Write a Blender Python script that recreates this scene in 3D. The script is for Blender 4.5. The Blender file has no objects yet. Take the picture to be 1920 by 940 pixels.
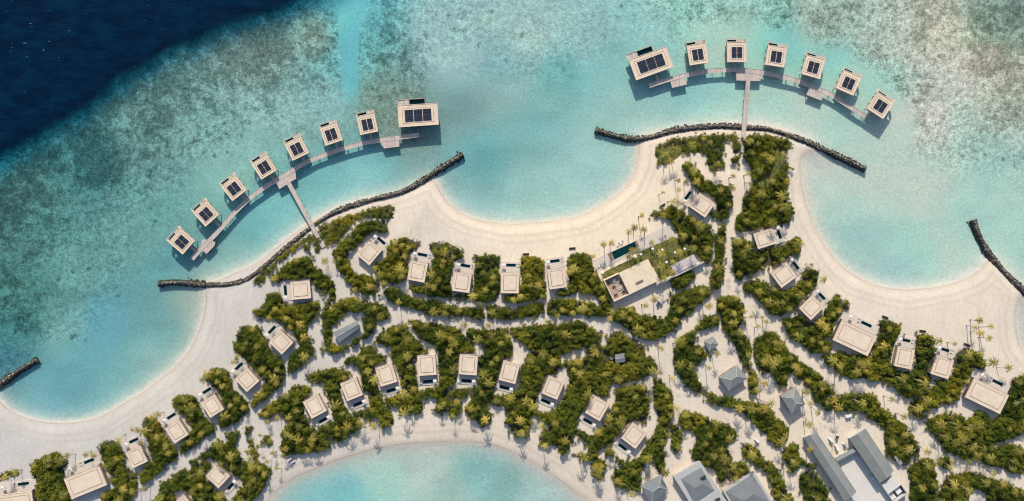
import bpy, math, random
import numpy as np
from mathutils import Vector, Matrix

# ------------------------------------------------------------------ camera, sky, sun
random.seed(7); rng = np.random.default_rng(7)
scene = bpy.context.scene
COL = scene.collection
S = 0.33            # metres per photo pixel at sea level
H = 422.4           # drone height
cam = bpy.data.cameras.new('camera'); cam.lens = 24; cam.sensor_width = 36
cam.clip_start = 1; cam.clip_end = 20000
camo = bpy.data.objects.new('camera', cam); COL.objects.link(camo)
camo.location = (0, 0, H); scene.camera = camo

SUN_EL = math.radians(31); SUN_AZ = math.radians(-5)      # azimuth measured from +Y towards +X
world = bpy.data.worlds.new('World'); scene.world = world; world.use_nodes = True
wn = world.node_tree; wn.nodes.clear()
sky = wn.nodes.new('ShaderNodeTexSky'); sky.sky_type = 'NISHITA'; sky.sun_disc = False
sky.sun_elevation = SUN_EL; sky.sun_rotation = SUN_AZ; sky.dust_density = 1.5; sky.air_density = 1.0
bg = wn.nodes.new('ShaderNodeBackground'); bg.inputs[1].default_value = 0.115
wo = wn.nodes.new('ShaderNodeOutputWorld')
wn.links.new(sky.outputs[0], bg.inputs[0]); wn.links.new(bg.outputs[0], wo.inputs[0])
sl = bpy.data.lights.new('sun', 'SUN'); sl.energy = 3.85; sl.angle = math.radians(1.2); sl.color = (1.0, 0.925, 0.80)
so = bpy.data.objects.new('sun', sl); COL.objects.link(so)
sd = Vector((-math.sin(SUN_AZ)*math.cos(SUN_EL), -math.cos(SUN_AZ)*math.cos(SUN_EL), -math.sin(SUN_EL)))
so.rotation_euler = sd.to_track_quat('-Z', 'Y').to_euler(); so.location = (0, 100, 300)
scene.view_settings.view_transform = 'Standard'; scene.view_settings.look = 'None'
scene.view_settings.gamma = 1; scene.view_settings.exposure = 0.45
scene.render.engine = 'CYCLES'
scene.cycles.pixel_filter_type = 'BLACKMAN_HARRIS'; scene.cycles.filter_width = 1.05

# ------------------------------------------------------------------ helpers
def W(px, py, z=0.0):
    k = S*(H-z)/H
    return ((px-960)*k, (470-py)*k)
def lin(c):
    c = np.asarray(c, float)/255.0
    return np.where(c <= 0.04045, c/12.92, ((c+0.055)/1.055)**2.4)
def tag(o, label=None, cat=None, group=None, kind=None):
    if label: o['label'] = label
    if cat: o['category'] = cat
    if group: o['group'] = group
    if kind: o['kind'] = kind
    return o
def empty(name, loc, rz=0.0):
    o = bpy.data.objects.new(name, None); COL.objects.link(o)
    o.location = loc; o.rotation_euler = (0, 0, rz); o.empty_display_size = 0.5
    return o
class MB:
    def __init__(s): s.v = []; s.f = []; s.m = []
    def add(s, vs, fs, mi=0):
        n = len(s.v); s.v += [tuple(v) for v in vs]
        s.f += [tuple(i+n for i in f) for f in fs]; s.m += [mi]*len(fs); return s
    def box(s, x0, x1, y0, y1, z0, z1, mi=0):
        vs = [(x0,y0,z0),(x1,y0,z0),(x1,y1,z0),(x0,y1,z0),(x0,y0,z1),(x1,y0,z1),(x1,y1,z1),(x0,y1,z1)]
        return s.add(vs, [(3,2,1,0),(4,5,6,7),(0,1,5,4),(1,2,6,5),(2,3,7,6),(3,0,4,7)], mi)
    def obox(s, c, ax, L, Wd, z0, z1, mi=0):       # box centred at c, long axis direction ax
        a = np.array(ax, float); a /= np.linalg.norm(a); b = np.array([-a[1], a[0]])
        ps = [np.array(c)+a*L/2*i+b*Wd/2*j for i, j in ((-1,-1),(1,-1),(1,1),(-1,1))]
        return s.prism([tuple(p) for p in ps], z0, z1, mi)
    def prism(s, poly, z0, z1, mi=0):
        a = sum(poly[i][0]*poly[(i+1)%len(poly)][1]-poly[(i+1)%len(poly)][0]*poly[i][1] for i in range(len(poly)))
        if a < 0: poly = poly[::-1]
        n = len(poly)
        vs = [(x,y,z0) for x, y in poly]+[(x,y,z1) for x, y in poly]
        fs = [tuple(range(n-1,-1,-1)), tuple(range(n,2*n))]+[(i,(i+1)%n,n+(i+1)%n,n+i) for i in range(n)]
        return s.add(vs, fs, mi)
    def ring(s, x0, x1, y0, y1, t, z0, z1, mi=0):   # rectangular frame of band t
        s.box(x0, x1, y0, y0+t, z0, z1, mi); s.box(x0, x1, y1-t, y1, z0, z1, mi)
        s.box(x0, x0+t, y0+t, y1-t, z0, z1, mi); s.box(x1-t, x1, y0+t, y1-t, z0, z1, mi); return s
    def cyl(s, x, y, z0, z1, r0, r1=None, n=10, mi=0, x1=None, y1=None):
        r1 = r0 if r1 is None else r1; x1 = x if x1 is None else x1; y1 = y if y1 is None else y1
        vs = [(x+r0*math.cos(2*math.pi*i/n), y+r0*math.sin(2*math.pi*i/n), z0) for i in range(n)]
        vs += [(x1+r1*math.cos(2*math.pi*i/n), y1+r1*math.sin(2*math.pi*i/n), z1) for i in range(n)]
        return s.add(vs, [tuple(range(n-1,-1,-1)), tuple(range(n,2*n))]+[(i,(i+1)%n,n+(i+1)%n,n+i) for i in range(n)], mi)
    def build(s, name, mats, parent=None):
        me = bpy.data.meshes.new(name); me.from_pydata(s.v, [], s.f)
        if not isinstance(mats, (list, tuple)): mats = [mats]
        for m in mats: me.materials.append(m)
        me.polygons.foreach_set('material_index', s.m); me.update()
        o = bpy.data.objects.new(name, me); COL.objects.link(o)
        if parent: o.parent = parent
        return o
def np_mesh(name, V, F, mat, attrs=None, smooth=False):
    """V (n,3); F (m,k) faces of k vertices; attrs: dict name -> (n,) or (n,3)"""
    me = bpy.data.meshes.new(name); n = len(V); m, k = F.shape
    me.vertices.add(n); me.vertices.foreach_set('co', V.astype(np.float32).ravel())
    me.loops.add(m*k); me.loops.foreach_set('vertex_index', F.astype(np.int32).ravel())
    me.polygons.add(m); me.polygons.foreach_set('loop_start', (np.arange(m)*k).astype(np.int32))
    me.polygons.foreach_set('loop_total', np.full(m, k, np.int32))
    if smooth: me.polygons.foreach_set('use_smooth', np.ones(m, bool))
    for an, a in (attrs or {}).items():
        if a.ndim == 1:
            at = me.attributes.new(an, 'FLOAT', 'POINT'); at.data.foreach_set('value', a.astype(np.float32))
        else:
            at = me.attributes.new(an, 'FLOAT_COLOR', 'POINT')
            c = np.ones((n, 4), np.float32); c[:, :3] = a; at.data.foreach_set('color', c.ravel())
    me.update(calc_edges=True)
    if mat: me.materials.append(mat)
    return me
def catmull(P, closed=True, k=5):
    P = np.array(P, float); n = len(P); out = []
    rngi = range(n) if closed else range(n-1)
    for i in rngi:
        g = (lambda j: P[j % n]) if closed else (lambda j: P[min(max(j,0),n-1)])
        a, b, c, d = g(i-1), g(i), g(i+1), g(i+2)
        for t in np.arange(k)/k:
            out.append(0.5*((2*b)+(-a+c)*t+(2*a-5*b+4*c-d)*t*t+(-a+3*b-3*c+d)*t**3))
    if not closed: out.append(P[-1])
    return np.array(out)
def segdist(X, Y, P, closed=True):
    D = np.full(X.shape, 1e18); n = len(P)
    for i in range(n if closed else n-1):
        a = P[i]; b = P[(i+1) % n]; d = b-a; L = d@d+1e-12
        t = np.clip(((X-a[0])*d[0]+(Y-a[1])*d[1])/L, 0, 1)
        D = np.minimum(D, (X-a[0]-t*d[0])**2+(Y-a[1]-t*d[1])**2)
    return np.sqrt(D)
def inside(X, Y, P):
    c = np.zeros(X.shape, bool); n = len(P)
    for i in range(n):
        x0, y0 = P[i]; x1, y1 = P[(i+1) % n]
        if y0 == y1: continue
        c ^= ((y0 > Y) != (y1 > Y)) & (X < (x1-x0)*(Y-y0)/(y1-y0)+x0)
    return c
def sdist(X, Y, P):
    d = segdist(X, Y, P); return np.where(inside(X, Y, P), d, -d)
_ng = rng.random((256, 256))
def vnoise(X, Y, s):
    x = X/s; y = Y/s; xi = np.floor(x).astype(int); yi = np.floor(y).astype(int)
    fx = x-xi; fy = y-yi; fx = fx*fx*(3-2*fx); fy = fy*fy*(3-2*fy)
    g = lambda i, j: _ng[i % 256, j % 256]
    return (g(xi,yi)*(1-fx)+g(xi+1,yi)*fx)*(1-fy)+(g(xi,yi+1)*(1-fx)+g(xi+1,yi+1)*fx)*fy
def sstep(a, b, x):
    t = np.clip((x-a)/(b-a), 0, 1); return t*t*(3-2*t)
def shepard(X, Y, pts, p=2.2, soft=900.):
    num = 0; den = 0
    for q in pts:
        w = 1.0/((X-q[0])**2+(Y-q[1])**2+soft)**p
        v = np.asarray(q[2:], float)
        num = num+w[..., None]*v; den = den+w
    return num/den[..., None]

# ------------------------------------------------------------------ materials
def newmat(name):
    m = bpy.data.materials.new(name); m.use_nodes = True
    nt = m.node_tree; nt.nodes.clear()
    out = nt.nodes.new('ShaderNodeOutputMaterial')
    return m, nt, out
def thinfresnel(N):
    # view-independent of the side: works the same for light coming up through the surface
    lw = N.n('ShaderNodeLayerWeight'); lw.inputs['Blend'].default_value = .5
    return N.math('ADD', N.math('MULTIPLY', N.math('POWER', lw.outputs['Facing'], 5), .9), .014)
class NT:
    def __init__(s, nt): s.nt = nt
    def n(s, t, **kw):
        o = s.nt.nodes.new(t)
        for k, v in kw.items(): setattr(o, k, v)
        return o
    def l(s, a, b): s.nt.links.new(a, b)
    def setin(s, node, i, v):
        if hasattr(v, 'is_linked') or isinstance(v, bpy.types.NodeSocket): s.l(v, node.inputs[i])
        else: node.inputs[i].default_value = v
    def math(s, op, a, b=None, c=None, clamp=False):
        o = s.n('ShaderNodeMath', operation=op); o.use_clamp = clamp
        s.setin(o, 0, a)
        if b is not None: s.setin(o, 1, b)
        if c is not None: s.setin(o, 2, c)
        return o.outputs[0]
    def mr(s, v, a, b, c=0., d=1., smooth=True):
        o = s.n('ShaderNodeMapRange'); o.interpolation_type = 'SMOOTHSTEP' if smooth else 'LINEAR'
        s.setin(o, 0, v); s.setin(o, 1, a); s.setin(o, 2, b); s.setin(o, 3, c); s.setin(o, 4, d)
        return o.outputs[0]
    def mix(s, f, a, b, mode='MIX'):
        o = s.n('ShaderNodeMix', data_type='RGBA', blend_type=mode)
        s.setin(o, 0, f)
        for i, v in ((6, a), (7, b)):
            if isinstance(v, (tuple, list)): o.inputs[i].default_value = (*v, 1) if len(v) == 3 else v
            else: s.l(v, o.inputs[i])
        return o.outputs[2]
    def attr(s, name, out='Fac'):
        o = s.n('ShaderNodeAttribute'); o.attribute_name = name; return o.outputs[out]
    def noise(s, vec, scale, detail=3, rough=.55, dist=0.):
        o = s.n('ShaderNodeTexNoise'); o.inputs['Scale'].default_value = scale
        o.inputs['Detail'].default_value = detail; o.inputs['Roughness'].default_value = rough
        o.inputs['Distortion'].default_value = dist
        if vec is not None: s.l(vec, o.inputs['Vector'])
        return o.outputs[0]
    def pos(s): return s.n('ShaderNodeNewGeometry').outputs['Position']
    def obj(s): return s.n('ShaderNodeTexCoord').outputs['Object']
    def bsdf(s, col, rough=.7, bump=None, bstr=.3, bdist=.1, spec=.3):
        o = s.n('ShaderNodeBsdfPrincipled'); s.setin(o, 'Roughness', rough)
        o.inputs['Specular IOR Level'].default_value = spec
        if isinstance(col, (tuple, list)): o.inputs[0].default_value = (*col, 1)
        else: s.l(col, o.inputs[0])
        if bump is not None:
            b = s.n('ShaderNodeBump'); b.inputs['Strength'].default_value = bstr
            b.inputs['Distance'].default_value = bdist; s.l(bump, b.inputs['Height']); s.l(b.outputs[0], o.inputs['Normal'])
        return o.outputs[0]
def plain(name, col, rough=.7, amt=.18, scale=.6, scale2=3., spec=.3):
    m, nt, out = newmat(name); N = NT(nt); p = N.pos()
    n = N.math('ADD', N.math('MULTIPLY', N.noise(p, scale, 4), .6), N.math('MULTIPLY', N.noise(p, scale2, 3), .4))
    f = N.mr(n, .3, .7, 1-amt, 1+amt, False)
    c = N.mix(1.0, tuple(col), (1,1,1), 'MULTIPLY')
    v = N.n('ShaderNodeVectorMath', operation='SCALE'); N.l(c, v.inputs[0]); N.l(f, v.inputs['Scale'])
    N.l(N.bsdf(v.outputs[0], rough, spec=spec), out.inputs[0]); return m
def planks(name, col, w, axis='X', amt=.25, rough=.75):
    m, nt, out = newmat(name); N = NT(nt); p = N.obj()
    sp = N.n('ShaderNodeSeparateXYZ'); N.l(p, sp.inputs[0])
    x = N.math('MULTIPLY', sp.outputs[axis], 1/w)
    fl = N.math('FLOOR', x)
    wn_ = N.n('ShaderNodeTexWhiteNoise', noise_dimensions='1D'); N.l(fl, wn_.inputs['W'])
    gap = N.math('GREATER_THAN', N.math('FRACT', x), .08)
    f = N.math('MULTIPLY', N.mr(wn_.outputs[0], 0, 1, 1-amt, 1+amt, False), N.mr(gap, 0, 1, .45, 1, False))
    f = N.math('MULTIPLY', f, N.mr(N.noise(N.pos(), .35, 4), .3, .7, .85, 1.12, False))
    v = N.n('ShaderNodeVectorMath', operation='SCALE'); v.inputs[0].default_value = col; N.l(f, v.inputs['Scale'])
    N.l(N.bsdf(v.outputs[0], rough), out.inputs[0]); return m

M = {}
M['roof'] = plain('cream_roof', (.63,.505,.385), .8, .13, .3, 2.2)
M['roof_in'] = plain('cream_roof_panel', (.64,.525,.405), .85, .15, .22, 1.4)
M['groove'] = plain('roof_channel', (.22,.16,.12), .9, .2)
M['timber'] = planks('timber_wall', (.25,.19,.15), .3, 'X')
M['wall'] = plain('rendered_wall', (.42,.37,.33), .85, .12)
M['glass'] = plain('window_glass', (.03,.05,.06), .08, .1, spec=.6)
M['deck'] = planks('deck_boards', (.46,.40,.36), .25, 'X')
M['pave'] = plain('pale_paving', (.56,.49,.42), .85, .12, .5, 2.5)
M['court'] = plain('concrete_court', (.60,.56,.51), .85, .08, .15, 1.2)
M['pier'] = planks('pier_boards', (.50,.42,.37), .5, 'X', .15)
M['post'] = plain('weathered_posts', (.20,.17,.15), .9)
M['pooltile'] = plain('dark_pool_tile', (.006,.035,.042), .5, .15)
M['pooltile2'] = plain('green_pool_tile', (.025,.075,.066), .5, .2)
M['white'] = plain('white_canvas', (.66,.62,.57), .8, .05)
M['shade'] = plain('cream_canvas', (.66,.58,.50), .8, .05)
M['metal'] = plain('grey_metal', (.35,.36,.37), .5, .1)
M['greyroof'] = plain('grey_sheet_roof', (.205,.215,.205), .65, .16, .25, 1.6)
M['greyroof2'] = plain('blue_grey_roof', (.18,.193,.20), .7, .14, .25, 1.8)
M['trim'] = plain('pale_concrete_trim', (.40,.40,.39), .8, .1)
M['brown'] = plain('brown_wicker', (.13,.10,.08), .9)
M['redwood'] = plain('terracotta_floor', (.36,.265,.205), .85, .35, .8, 3.)
M['rubber'] = plain('black_rubber', (.02,.02,.02), .8)
M['vehicle'] = plain('white_paint', (.72,.72,.70), .3, .04, spec=.5)
M['darkseat'] = plain('dark_upholstery', (.06,.06,.07), .7)
M['teal'] = plain('teal_tarpaulin', (.10,.28,.32), .6)
M['trunk'] = plain('palm_trunk', (.30,.26,.21), .9, .25, 1., 5.)
M['bark'] = plain('shrub_bark', (.16,.12,.09), .9, .25)

def solar_mat():
    m, nt, out = newmat('solar_cells'); N = NT(nt)
    b = N.n('ShaderNodeTexBrick'); b.offset = 0; b.inputs['Scale'].default_value = 1
    b.inputs['Color1'].default_value = (.008,.012,.022,1); b.inputs['Color2'].default_value = (.014,.018,.034,1)
    b.inputs['Mortar'].default_value = (.085,.09,.11,1); b.inputs['Mortar Size'].default_value = .045
    b.inputs['Brick Width'].default_value = .98; b.inputs['Row Height'].default_value = 1.05
    N.l(N.obj(), b.inputs['Vector'])
    N.l(N.bsdf(b.outputs[0], .2, spec=.5), out.inputs[0]); return m
M['solar'] = solar_mat()

def leaf_mat(name, ramp, trans=.25):
    m, nt, out = newmat(name); N = NT(nt); p = N.pos()
    tv = N.attr('tv')
    big = N.noise(p, .035, 2); mid = N.noise(p, .13, 3)
    t = N.math('ADD', N.math('MULTIPLY', tv, .40), N.math('ADD', N.math('MULTIPLY', N.mr(big, .35, .65, 0, 1), .26), N.math('MULTIPLY', N.mr(mid, .32, .68, 0, 1), .34)))
    cr = N.n('ShaderNodeValToRGB'); N.l(t, cr.inputs[0])
    el = cr.color_ramp.elements
    while len(el) < len(ramp): el.new(.5)
    for e, (q, c) in zip(el, ramp): e.position = q; e.color = (*c, 1)
    d = N.n('ShaderNodeBsdfDiffuse'); N.l(cr.outputs[0], d.inputs[0])
    tr = N.n('ShaderNodeBsdfTranslucent'); N.l(cr.outputs[0], tr.inputs[0])
    mx = N.n('ShaderNodeMixShader'); mx.inputs[0].default_value = trans
    N.l(d.outputs[0], mx.inputs[1]); N.l(tr.outputs[0], mx.inputs[2]); N.l(mx.outputs[0], out.inputs[0]); return m
M['leaf'] = leaf_mat('shrub_leaves', [(0,(.048,.078,.021)),(.30,(.106,.146,.030)),(.54,(.205,.228,.036)),(.78,(.36,.325,.045)),(1,(.52,.39,.06))], .42)
M['frond'] = leaf_mat('palm_fronds', [(0,(.11,.11,.03)),(.4,(.26,.235,.05)),(.7,(.46,.38,.09)),(1,(.66,.50,.18))], .3)
M['frond_gold'] = leaf_mat('golden_palm_fronds', [(0,(.14,.115,.03)),(.4,(.32,.25,.05)),(.7,(.48,.36,.08)),(1,(.62,.46,.13))], .3)
M['drygrass'] = leaf_mat('beach_scrub', [(0,(.06,.06,.03)),(.5,(.14,.12,.05)),(1,(.26,.20,.10))])

def rock_mat():
    m, nt, out = newmat('breakwater_rock'); N = NT(nt)
    cr = N.n('ShaderNodeValToRGB'); N.l(N.attr('tv'), cr.inputs[0])
    el = cr.color_ramp.elements; el.new(.5); el.new(.8)
    for e, (q, c) in zip(el, [(0,(.024,.022,.019)),(.5,(.065,.057,.047)),(.85,(.145,.125,.10)),(1,(.38,.33,.28))]): e.position = q; e.color = (*c, 1)
    N.l(N.bsdf(cr.outputs[0], .85), out.inputs[0]); return m
M['rock'] = rock_mat()
# ------------------------------------------------------------------ terrain and water
SHORE = [(-700,1000),(-500,900),(-250,830),(-120,800),(-60,770),(-30,748),(-12,742),(0,752),(12,764),(30,776),(60,787),(95,793),(130,793),(160,789),(190,780),(215,767),(240,752),(265,737),
 (290,718),(320,695),(345,668),(362,645),(375,615),(382,590),(386,560),(384,543),(384,536),(395,529),(415,524),(440,512),(465,501),(480,494),
 (503,477),(530,455),(560,432),(582,418),(610,402),(640,388),(680,375),(720,368),(752,359),(775,350),(795,342),(812,338),(822,352),
 (832,370),(845,385),(865,400),(890,410),(920,417),(960,420),(1000,418),(1040,414),(1080,407),(1110,395),(1140,378),(1165,358),(1182,340),(1192,315),
 (1197,290),(1198,268),(1205,258),(1230,250),(1300,237),(1380,233),(1440,238),(1490,253),(1525,272),(1534,284),(1515,286),(1502,300),(1502,330),(1508,370),
 (1518,400),(1530,430),(1550,465),(1575,495),(1600,515),(1630,530),(1665,540),(1700,543),(1740,540),(1780,533),(1815,520),(1838,505),(1848,492),(1862,488),
 (1890,515),(1918,548),(1912,562),(1906,580),(1905,610),(1910,640),(1925,665),(1960,700),(2020,720),(2120,710),(2250,640),(2500,700),(2600,1400),(-600,1500)]
LAGOON = [(500,945),(530,912),(560,893),(600,877),(640,861),(680,849),(720,839),(760,833),(800,831),(850,829),(890,830),(925,836),(960,849),(1000,870),(1040,895),
 (1075,920),(1105,945),(1140,990),(1150,1060),(1000,1130),(700,1140),(480,1060),(470,985)]
toW = lambda P: np.array([W(*p) for p in P])
shoreW = toW(catmull(SHORE, True, 3)); lagW = toW(catmull(LAGOON, True, 4))
EDGE = toW([(-500,560),(-100,360),(0,298),(75,252),(150,202),(200,167),(275,122),(350,82),(425,50),(500,24),(560,0),(700,-60),(1100,-220),(1500,-330)])
edge_poly = np.vstack([EDGE, [[1500*S, 900*S], [-1500*S, 900*S]]])

def axis(lo, hi, step, far):
    a = list(np.arange(lo, hi+.01, step)); g = step; b = []
    x = hi
    while x < far: g *= 1.35; x += g; b.append(x)
    c = [lo-(q-hi) for q in b][::-1]
    return np.array(c+a+b)
ax = axis(-345, 345, 1.1, 7000); ay = axis(-180, 180, 1.1, 7000)
GX, GY = np.meshgrid(ax, ay)
X = GX.ravel(); Y = GY.ravel()
d1 = sdist(X, Y, shoreW); d2 = -sdist(X, Y, lagW)
D = np.minimum(d1, d2)                                     # + inland, - in water
# rock walls: water deepens either side, land is level with them
PX = X/S+960; PY = 470-Y/S
edge = sdist(X, Y, edge_poly)/S                            # + in open ocean, in photo pixels
edge = edge + (vnoise(X, Y, 14)-.5)*16 + (vnoise(X, Y, 5)-.5)*7
land = 1.24*(1-np.exp(-np.maximum(D, 0)/7.0)) + .10*(vnoise(X, Y, 9)-.5)*sstep(2, 9, D)
sea = -(1.45*(1-np.exp(-np.maximum(-D, 0)/6.0))) - .25*(vnoise(X, Y, 11)-.5)*sstep(3, 15, -D) - 12*sstep(-5, 90, edge)
Z = np.where(D > 0, land, sea)

WC = [  # photo x, y, r, g, b : clear water over sand
(100,400,85,162,155),(300,250,104,174,168),(500,100,125,186,180),(600,60,130,190,184),(640,30,80,185,200),(650,60,84,192,206),(645,20,80,188,206),(652,110,90,192,205),(655,150,96,186,190),
(850,60,150,206,198),(1000,60,158,212,203),(1100,60,150,210,202),(950,150,122,194,190),(850,200,98,176,174),(900,300,88,186,193),(1000,250,98,190,192),
(1000,350,112,200,198),(880,360,108,196,198),(1150,280,122,202,196),(1100,330,122,203,202),(1050,150,112,196,190),(1200,40,146,214,206),(1300,60,136,214,208),
(1400,40,146,208,198),(1550,30,162,200,188),(1650,60,165,202,192),(1750,60,162,195,186),(1880,30,100,156,154),(1915,0,84,140,146),(1850,120,158,200,186),(1900,200,158,198,188),
(1750,200,158,208,198),(1700,250,146,212,204),(1500,180,120,208,206),(1450,200,102,198,200),(1350,190,98,194,196),(1550,240,118,202,198),(1700,330,142,210,202),
(1600,380,138,206,206),(1560,330,148,208,204),(1600,450,122,196,200),(1700,450,128,202,202),(1750,400,138,210,200),(1900,350,155,218,214),(1850,300,144,206,198),
(1700,510,122,188,192),(1650,500,122,192,194),(1910,450,146,212,208),(1915,610,150,192,188),(1440,90,118,205,202),(1560,130,130,208,202),(1640,170,132,206,200),(1800,450,142,206,198),
(700,300,82,172,174),(600,340,70,162,164),(500,430,74,168,170),(430,490,100,180,178),(330,520,88,172,174),(300,600,78,166,174),(200,600,86,170,178),(150,650,94,176,178),
(250,680,100,176,174),(100,740,82,166,178),(60,720,88,168,174),(50,620,66,140,138),(50,550,74,142,134),(20,450,78,146,140),(15,380,74,142,138),(150,500,100,172,164),(250,450,105,176,168),(300,400,106,182,174),
(400,300,110,186,178),(550,200,122,192,186),(620,180,116,188,184),(350,560,110,172,168),(20,680,52,126,138),(100,590,90,160,152),(120,620,112,182,172),
(700,880,140,204,200),(800,870,156,204,196),(900,880,108,184,182),(950,900,110,180,176),(650,920,104,196,202),(1000,920,145,204,200),(850,930,138,196,188),(-100,600,60,130,130),(2100,300,140,190,180),
(740,230,98,158,150),(730,200,102,160,152),(700,180,102,164,156),(860,90,150,204,198),(1150,120,130,200,192),(300,330,100,172,166),(150,300,70,150,150)]
WR = [(600,340,48,18,14),(345,607,40,2,-8),(105,742,26,0,-4),(250,457,2,-20,-17),(35,557,6,-10,-10),(575,197,18,-10,-10),(865,87,5,-12,-6),(1105,67,0,-18,-14),(855,207,24,-18,-19),
 (1135,307,33,-8,-12),(1515,47,5,-10,-14),(1895,27,50,18,2),(1895,357,17,-8,-12),(1615,457,30,-6,-18),(1705,507,33,5,0),(915,897,22,-4,-7),(1000,350,38,-8,-16),(1700,350,47,10,4),
 (1450,205,65,12,0),(900,290,22,-18,-25),(150,650,14,-8,-3),(650,80,28,-2,-14)]      # readings taken later, as corrections
RF = [  # photo x, y, reef density, brownness
(30,330,.62,.2),(100,290,.72,.1),(150,270,.8,.1),(220,210,.8,.1),(300,180,.85,.1),(400,120,.85,.2),(500,70,.85,.3),(590,40,.8,.4),(610,100,.75,.4),(590,150,.6,.3),(500,150,.68,.2),
(400,200,.62,.1),(300,260,.66,.1),(200,310,.72,.2),(110,340,.66,.4),(60,400,.72,.4),(20,380,.72,.2),(20,440,.66,.2),(20,520,.6,.1),(90,450,.55,.2),(30,600,.5,.1),(150,400,.5,.3),(250,340,.5,.2),(350,270,.42,.1),(450,210,.45,.1),(560,200,.32,.2),(400,330,.15,.1),
(40,470,.48,.2),(120,480,.36,.1),(200,460,.34,.1),(300,400,.24,.1),(60,560,.42,.1),(130,570,.3,.1),(200,530,.3,.1),(300,480,.2,.1),(480,260,.18,.1),(20,640,.3,0),(250,560,.12,0),
(622,30,.8,.3),(624,80,.75,.3),(626,130,.62,.3),(628,160,.5,.3),(640,10,0,0),(665,40,0,0),(645,20,0,0),(650,70,0,0),(652,120,0,0),(655,170,.05,0),(690,60,.65,.3),(720,40,.6,.3),(740,20,.55,.3),(690,110,.72,.3),(720,90,.66,.3),(700,160,.62,.5),(740,130,.5,.3),(725,210,.35,.45),(690,200,.3,.5),
(800,40,.3,.2),(870,40,.34,.2),(950,40,.28,.3),(1000,80,.3,.2),(880,120,.2,.2),(970,100,.26,.2),(1060,120,.26,.2),(1100,50,.28,.2),(1180,30,.25,.2),(850,180,.02,0),(1050,180,.12,.1),
(900,200,0,0),(1000,260,0,0),(1250,20,.35,.2),(1350,20,.45,.3),(1450,30,.55,.3),(1550,60,.6,.4),(1640,100,.6,.4),(1700,150,.55,.5),(1750,80,.62,.6),(1800,40,.62,.7),(1880,60,.6,.6),
(1850,130,.62,.7),(1900,200,.62,.7),(1790,180,.42,.8),(1740,260,.45,.8),(1800,250,.4,.8),(1880,290,.3,.7),(1350,70,.05,0),(1430,70,.02,0),(1500,90,0,0),(1560,120,0,0),(1620,150,0,0),
(1660,200,0,0),(1690,250,.06,0),(1500,170,0,0),(1400,180,0,0),(1200,100,.12,.1),(1720,320,.12,.3),(1700,400,0,0),(1850,380,0,0),(1600,450,0,0),(400,420,.03,0),(330,480,.05,0),(600,330,.02,0),
(700,300,.02,0),(250,640,0,0),(100,700,0,0),(350,590,.05,0),(900,900,.12,0),(700,900,0,0),(980,340,0,0),(1150,200,.03,0),(1500,250,0,0),(1120,160,.06,0),(620,200,.25,.2)]
SANDPTS = [(1000,445,1),(1180,390,1),(1240,320,1),(850,400,.75),(800,430,.4),(1100,440,1),(1300,320,.9),(760,390,.7),(300,740,.15),(50,800,-.25),(60,840,-.3),(150,800,0),(400,600,.1),(450,560,.1),(1700,580,.6),(1850,560,.65),  # low values at left paint dimmer light into the sand colour
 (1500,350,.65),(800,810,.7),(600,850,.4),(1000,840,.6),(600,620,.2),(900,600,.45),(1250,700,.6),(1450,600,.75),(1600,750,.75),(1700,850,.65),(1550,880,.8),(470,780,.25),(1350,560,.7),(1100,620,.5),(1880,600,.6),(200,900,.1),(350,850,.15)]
near = (np.abs(X) < 700) & (np.abs(Y) < 450)
PXc = np.clip(PX, -200, 2150); PYc = np.clip(PY, -150, 1100)
C = lin(shepard(PXc, PYc, WC)+shepard(PXc, PYc, WR, 2., 2500.))
RFv = shepard(PXc, PYc, RF, 2.4, 500.)
chan = sstep(0, 7, 24-np.abs(PX-(652+.02*PY))-.05*np.maximum(PY, 0))*sstep(200, 150, PY)    # dredged boat channel through the reef
reef = RFv[:, 0]*sstep(2, 9, -D)*(1-chan); brown = RFv[:, 1]*.5
warm_lit = shepard(PXc, PYc, SANDPTS, 2., 900.)[:, 0]
KL = 1.13
sandsea = np.array([.60,.54,.46])
C = C*(1-chan[:, None])+lin((108,186,192))*chan[:, None]
eg = sstep(-62, 6, edge)[:, None]
C = C*(1-eg)+lin((16,104,124))*eg
C = C*(1+.16*(vnoise(X+40, Y*1.6, 23)-.5)+.10*(vnoise(X, Y*1.4+9, 9)-.5))[:, None]
tint = np.sqrt(np.clip(C/(KL*sandsea), 0.0004, .985))
eff = (1-np.exp(-np.maximum(-D-.3, 0)/5.0))[:, None]
tint = 1*(1-eff)+tint*eff
fac = sstep(-16, 32, edge)*.97
foam_zone = sstep(30, 60, edge)
V = np.stack([X, Y, Z], 1)
ny, nx = GX.shape; idx = np.arange(nx*ny).reshape(ny, nx)
F = np.stack([idx[:-1, :-1], idx[:-1, 1:], idx[1:, 1:], idx[1:, :-1]], -1).reshape(-1, 4)

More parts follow.
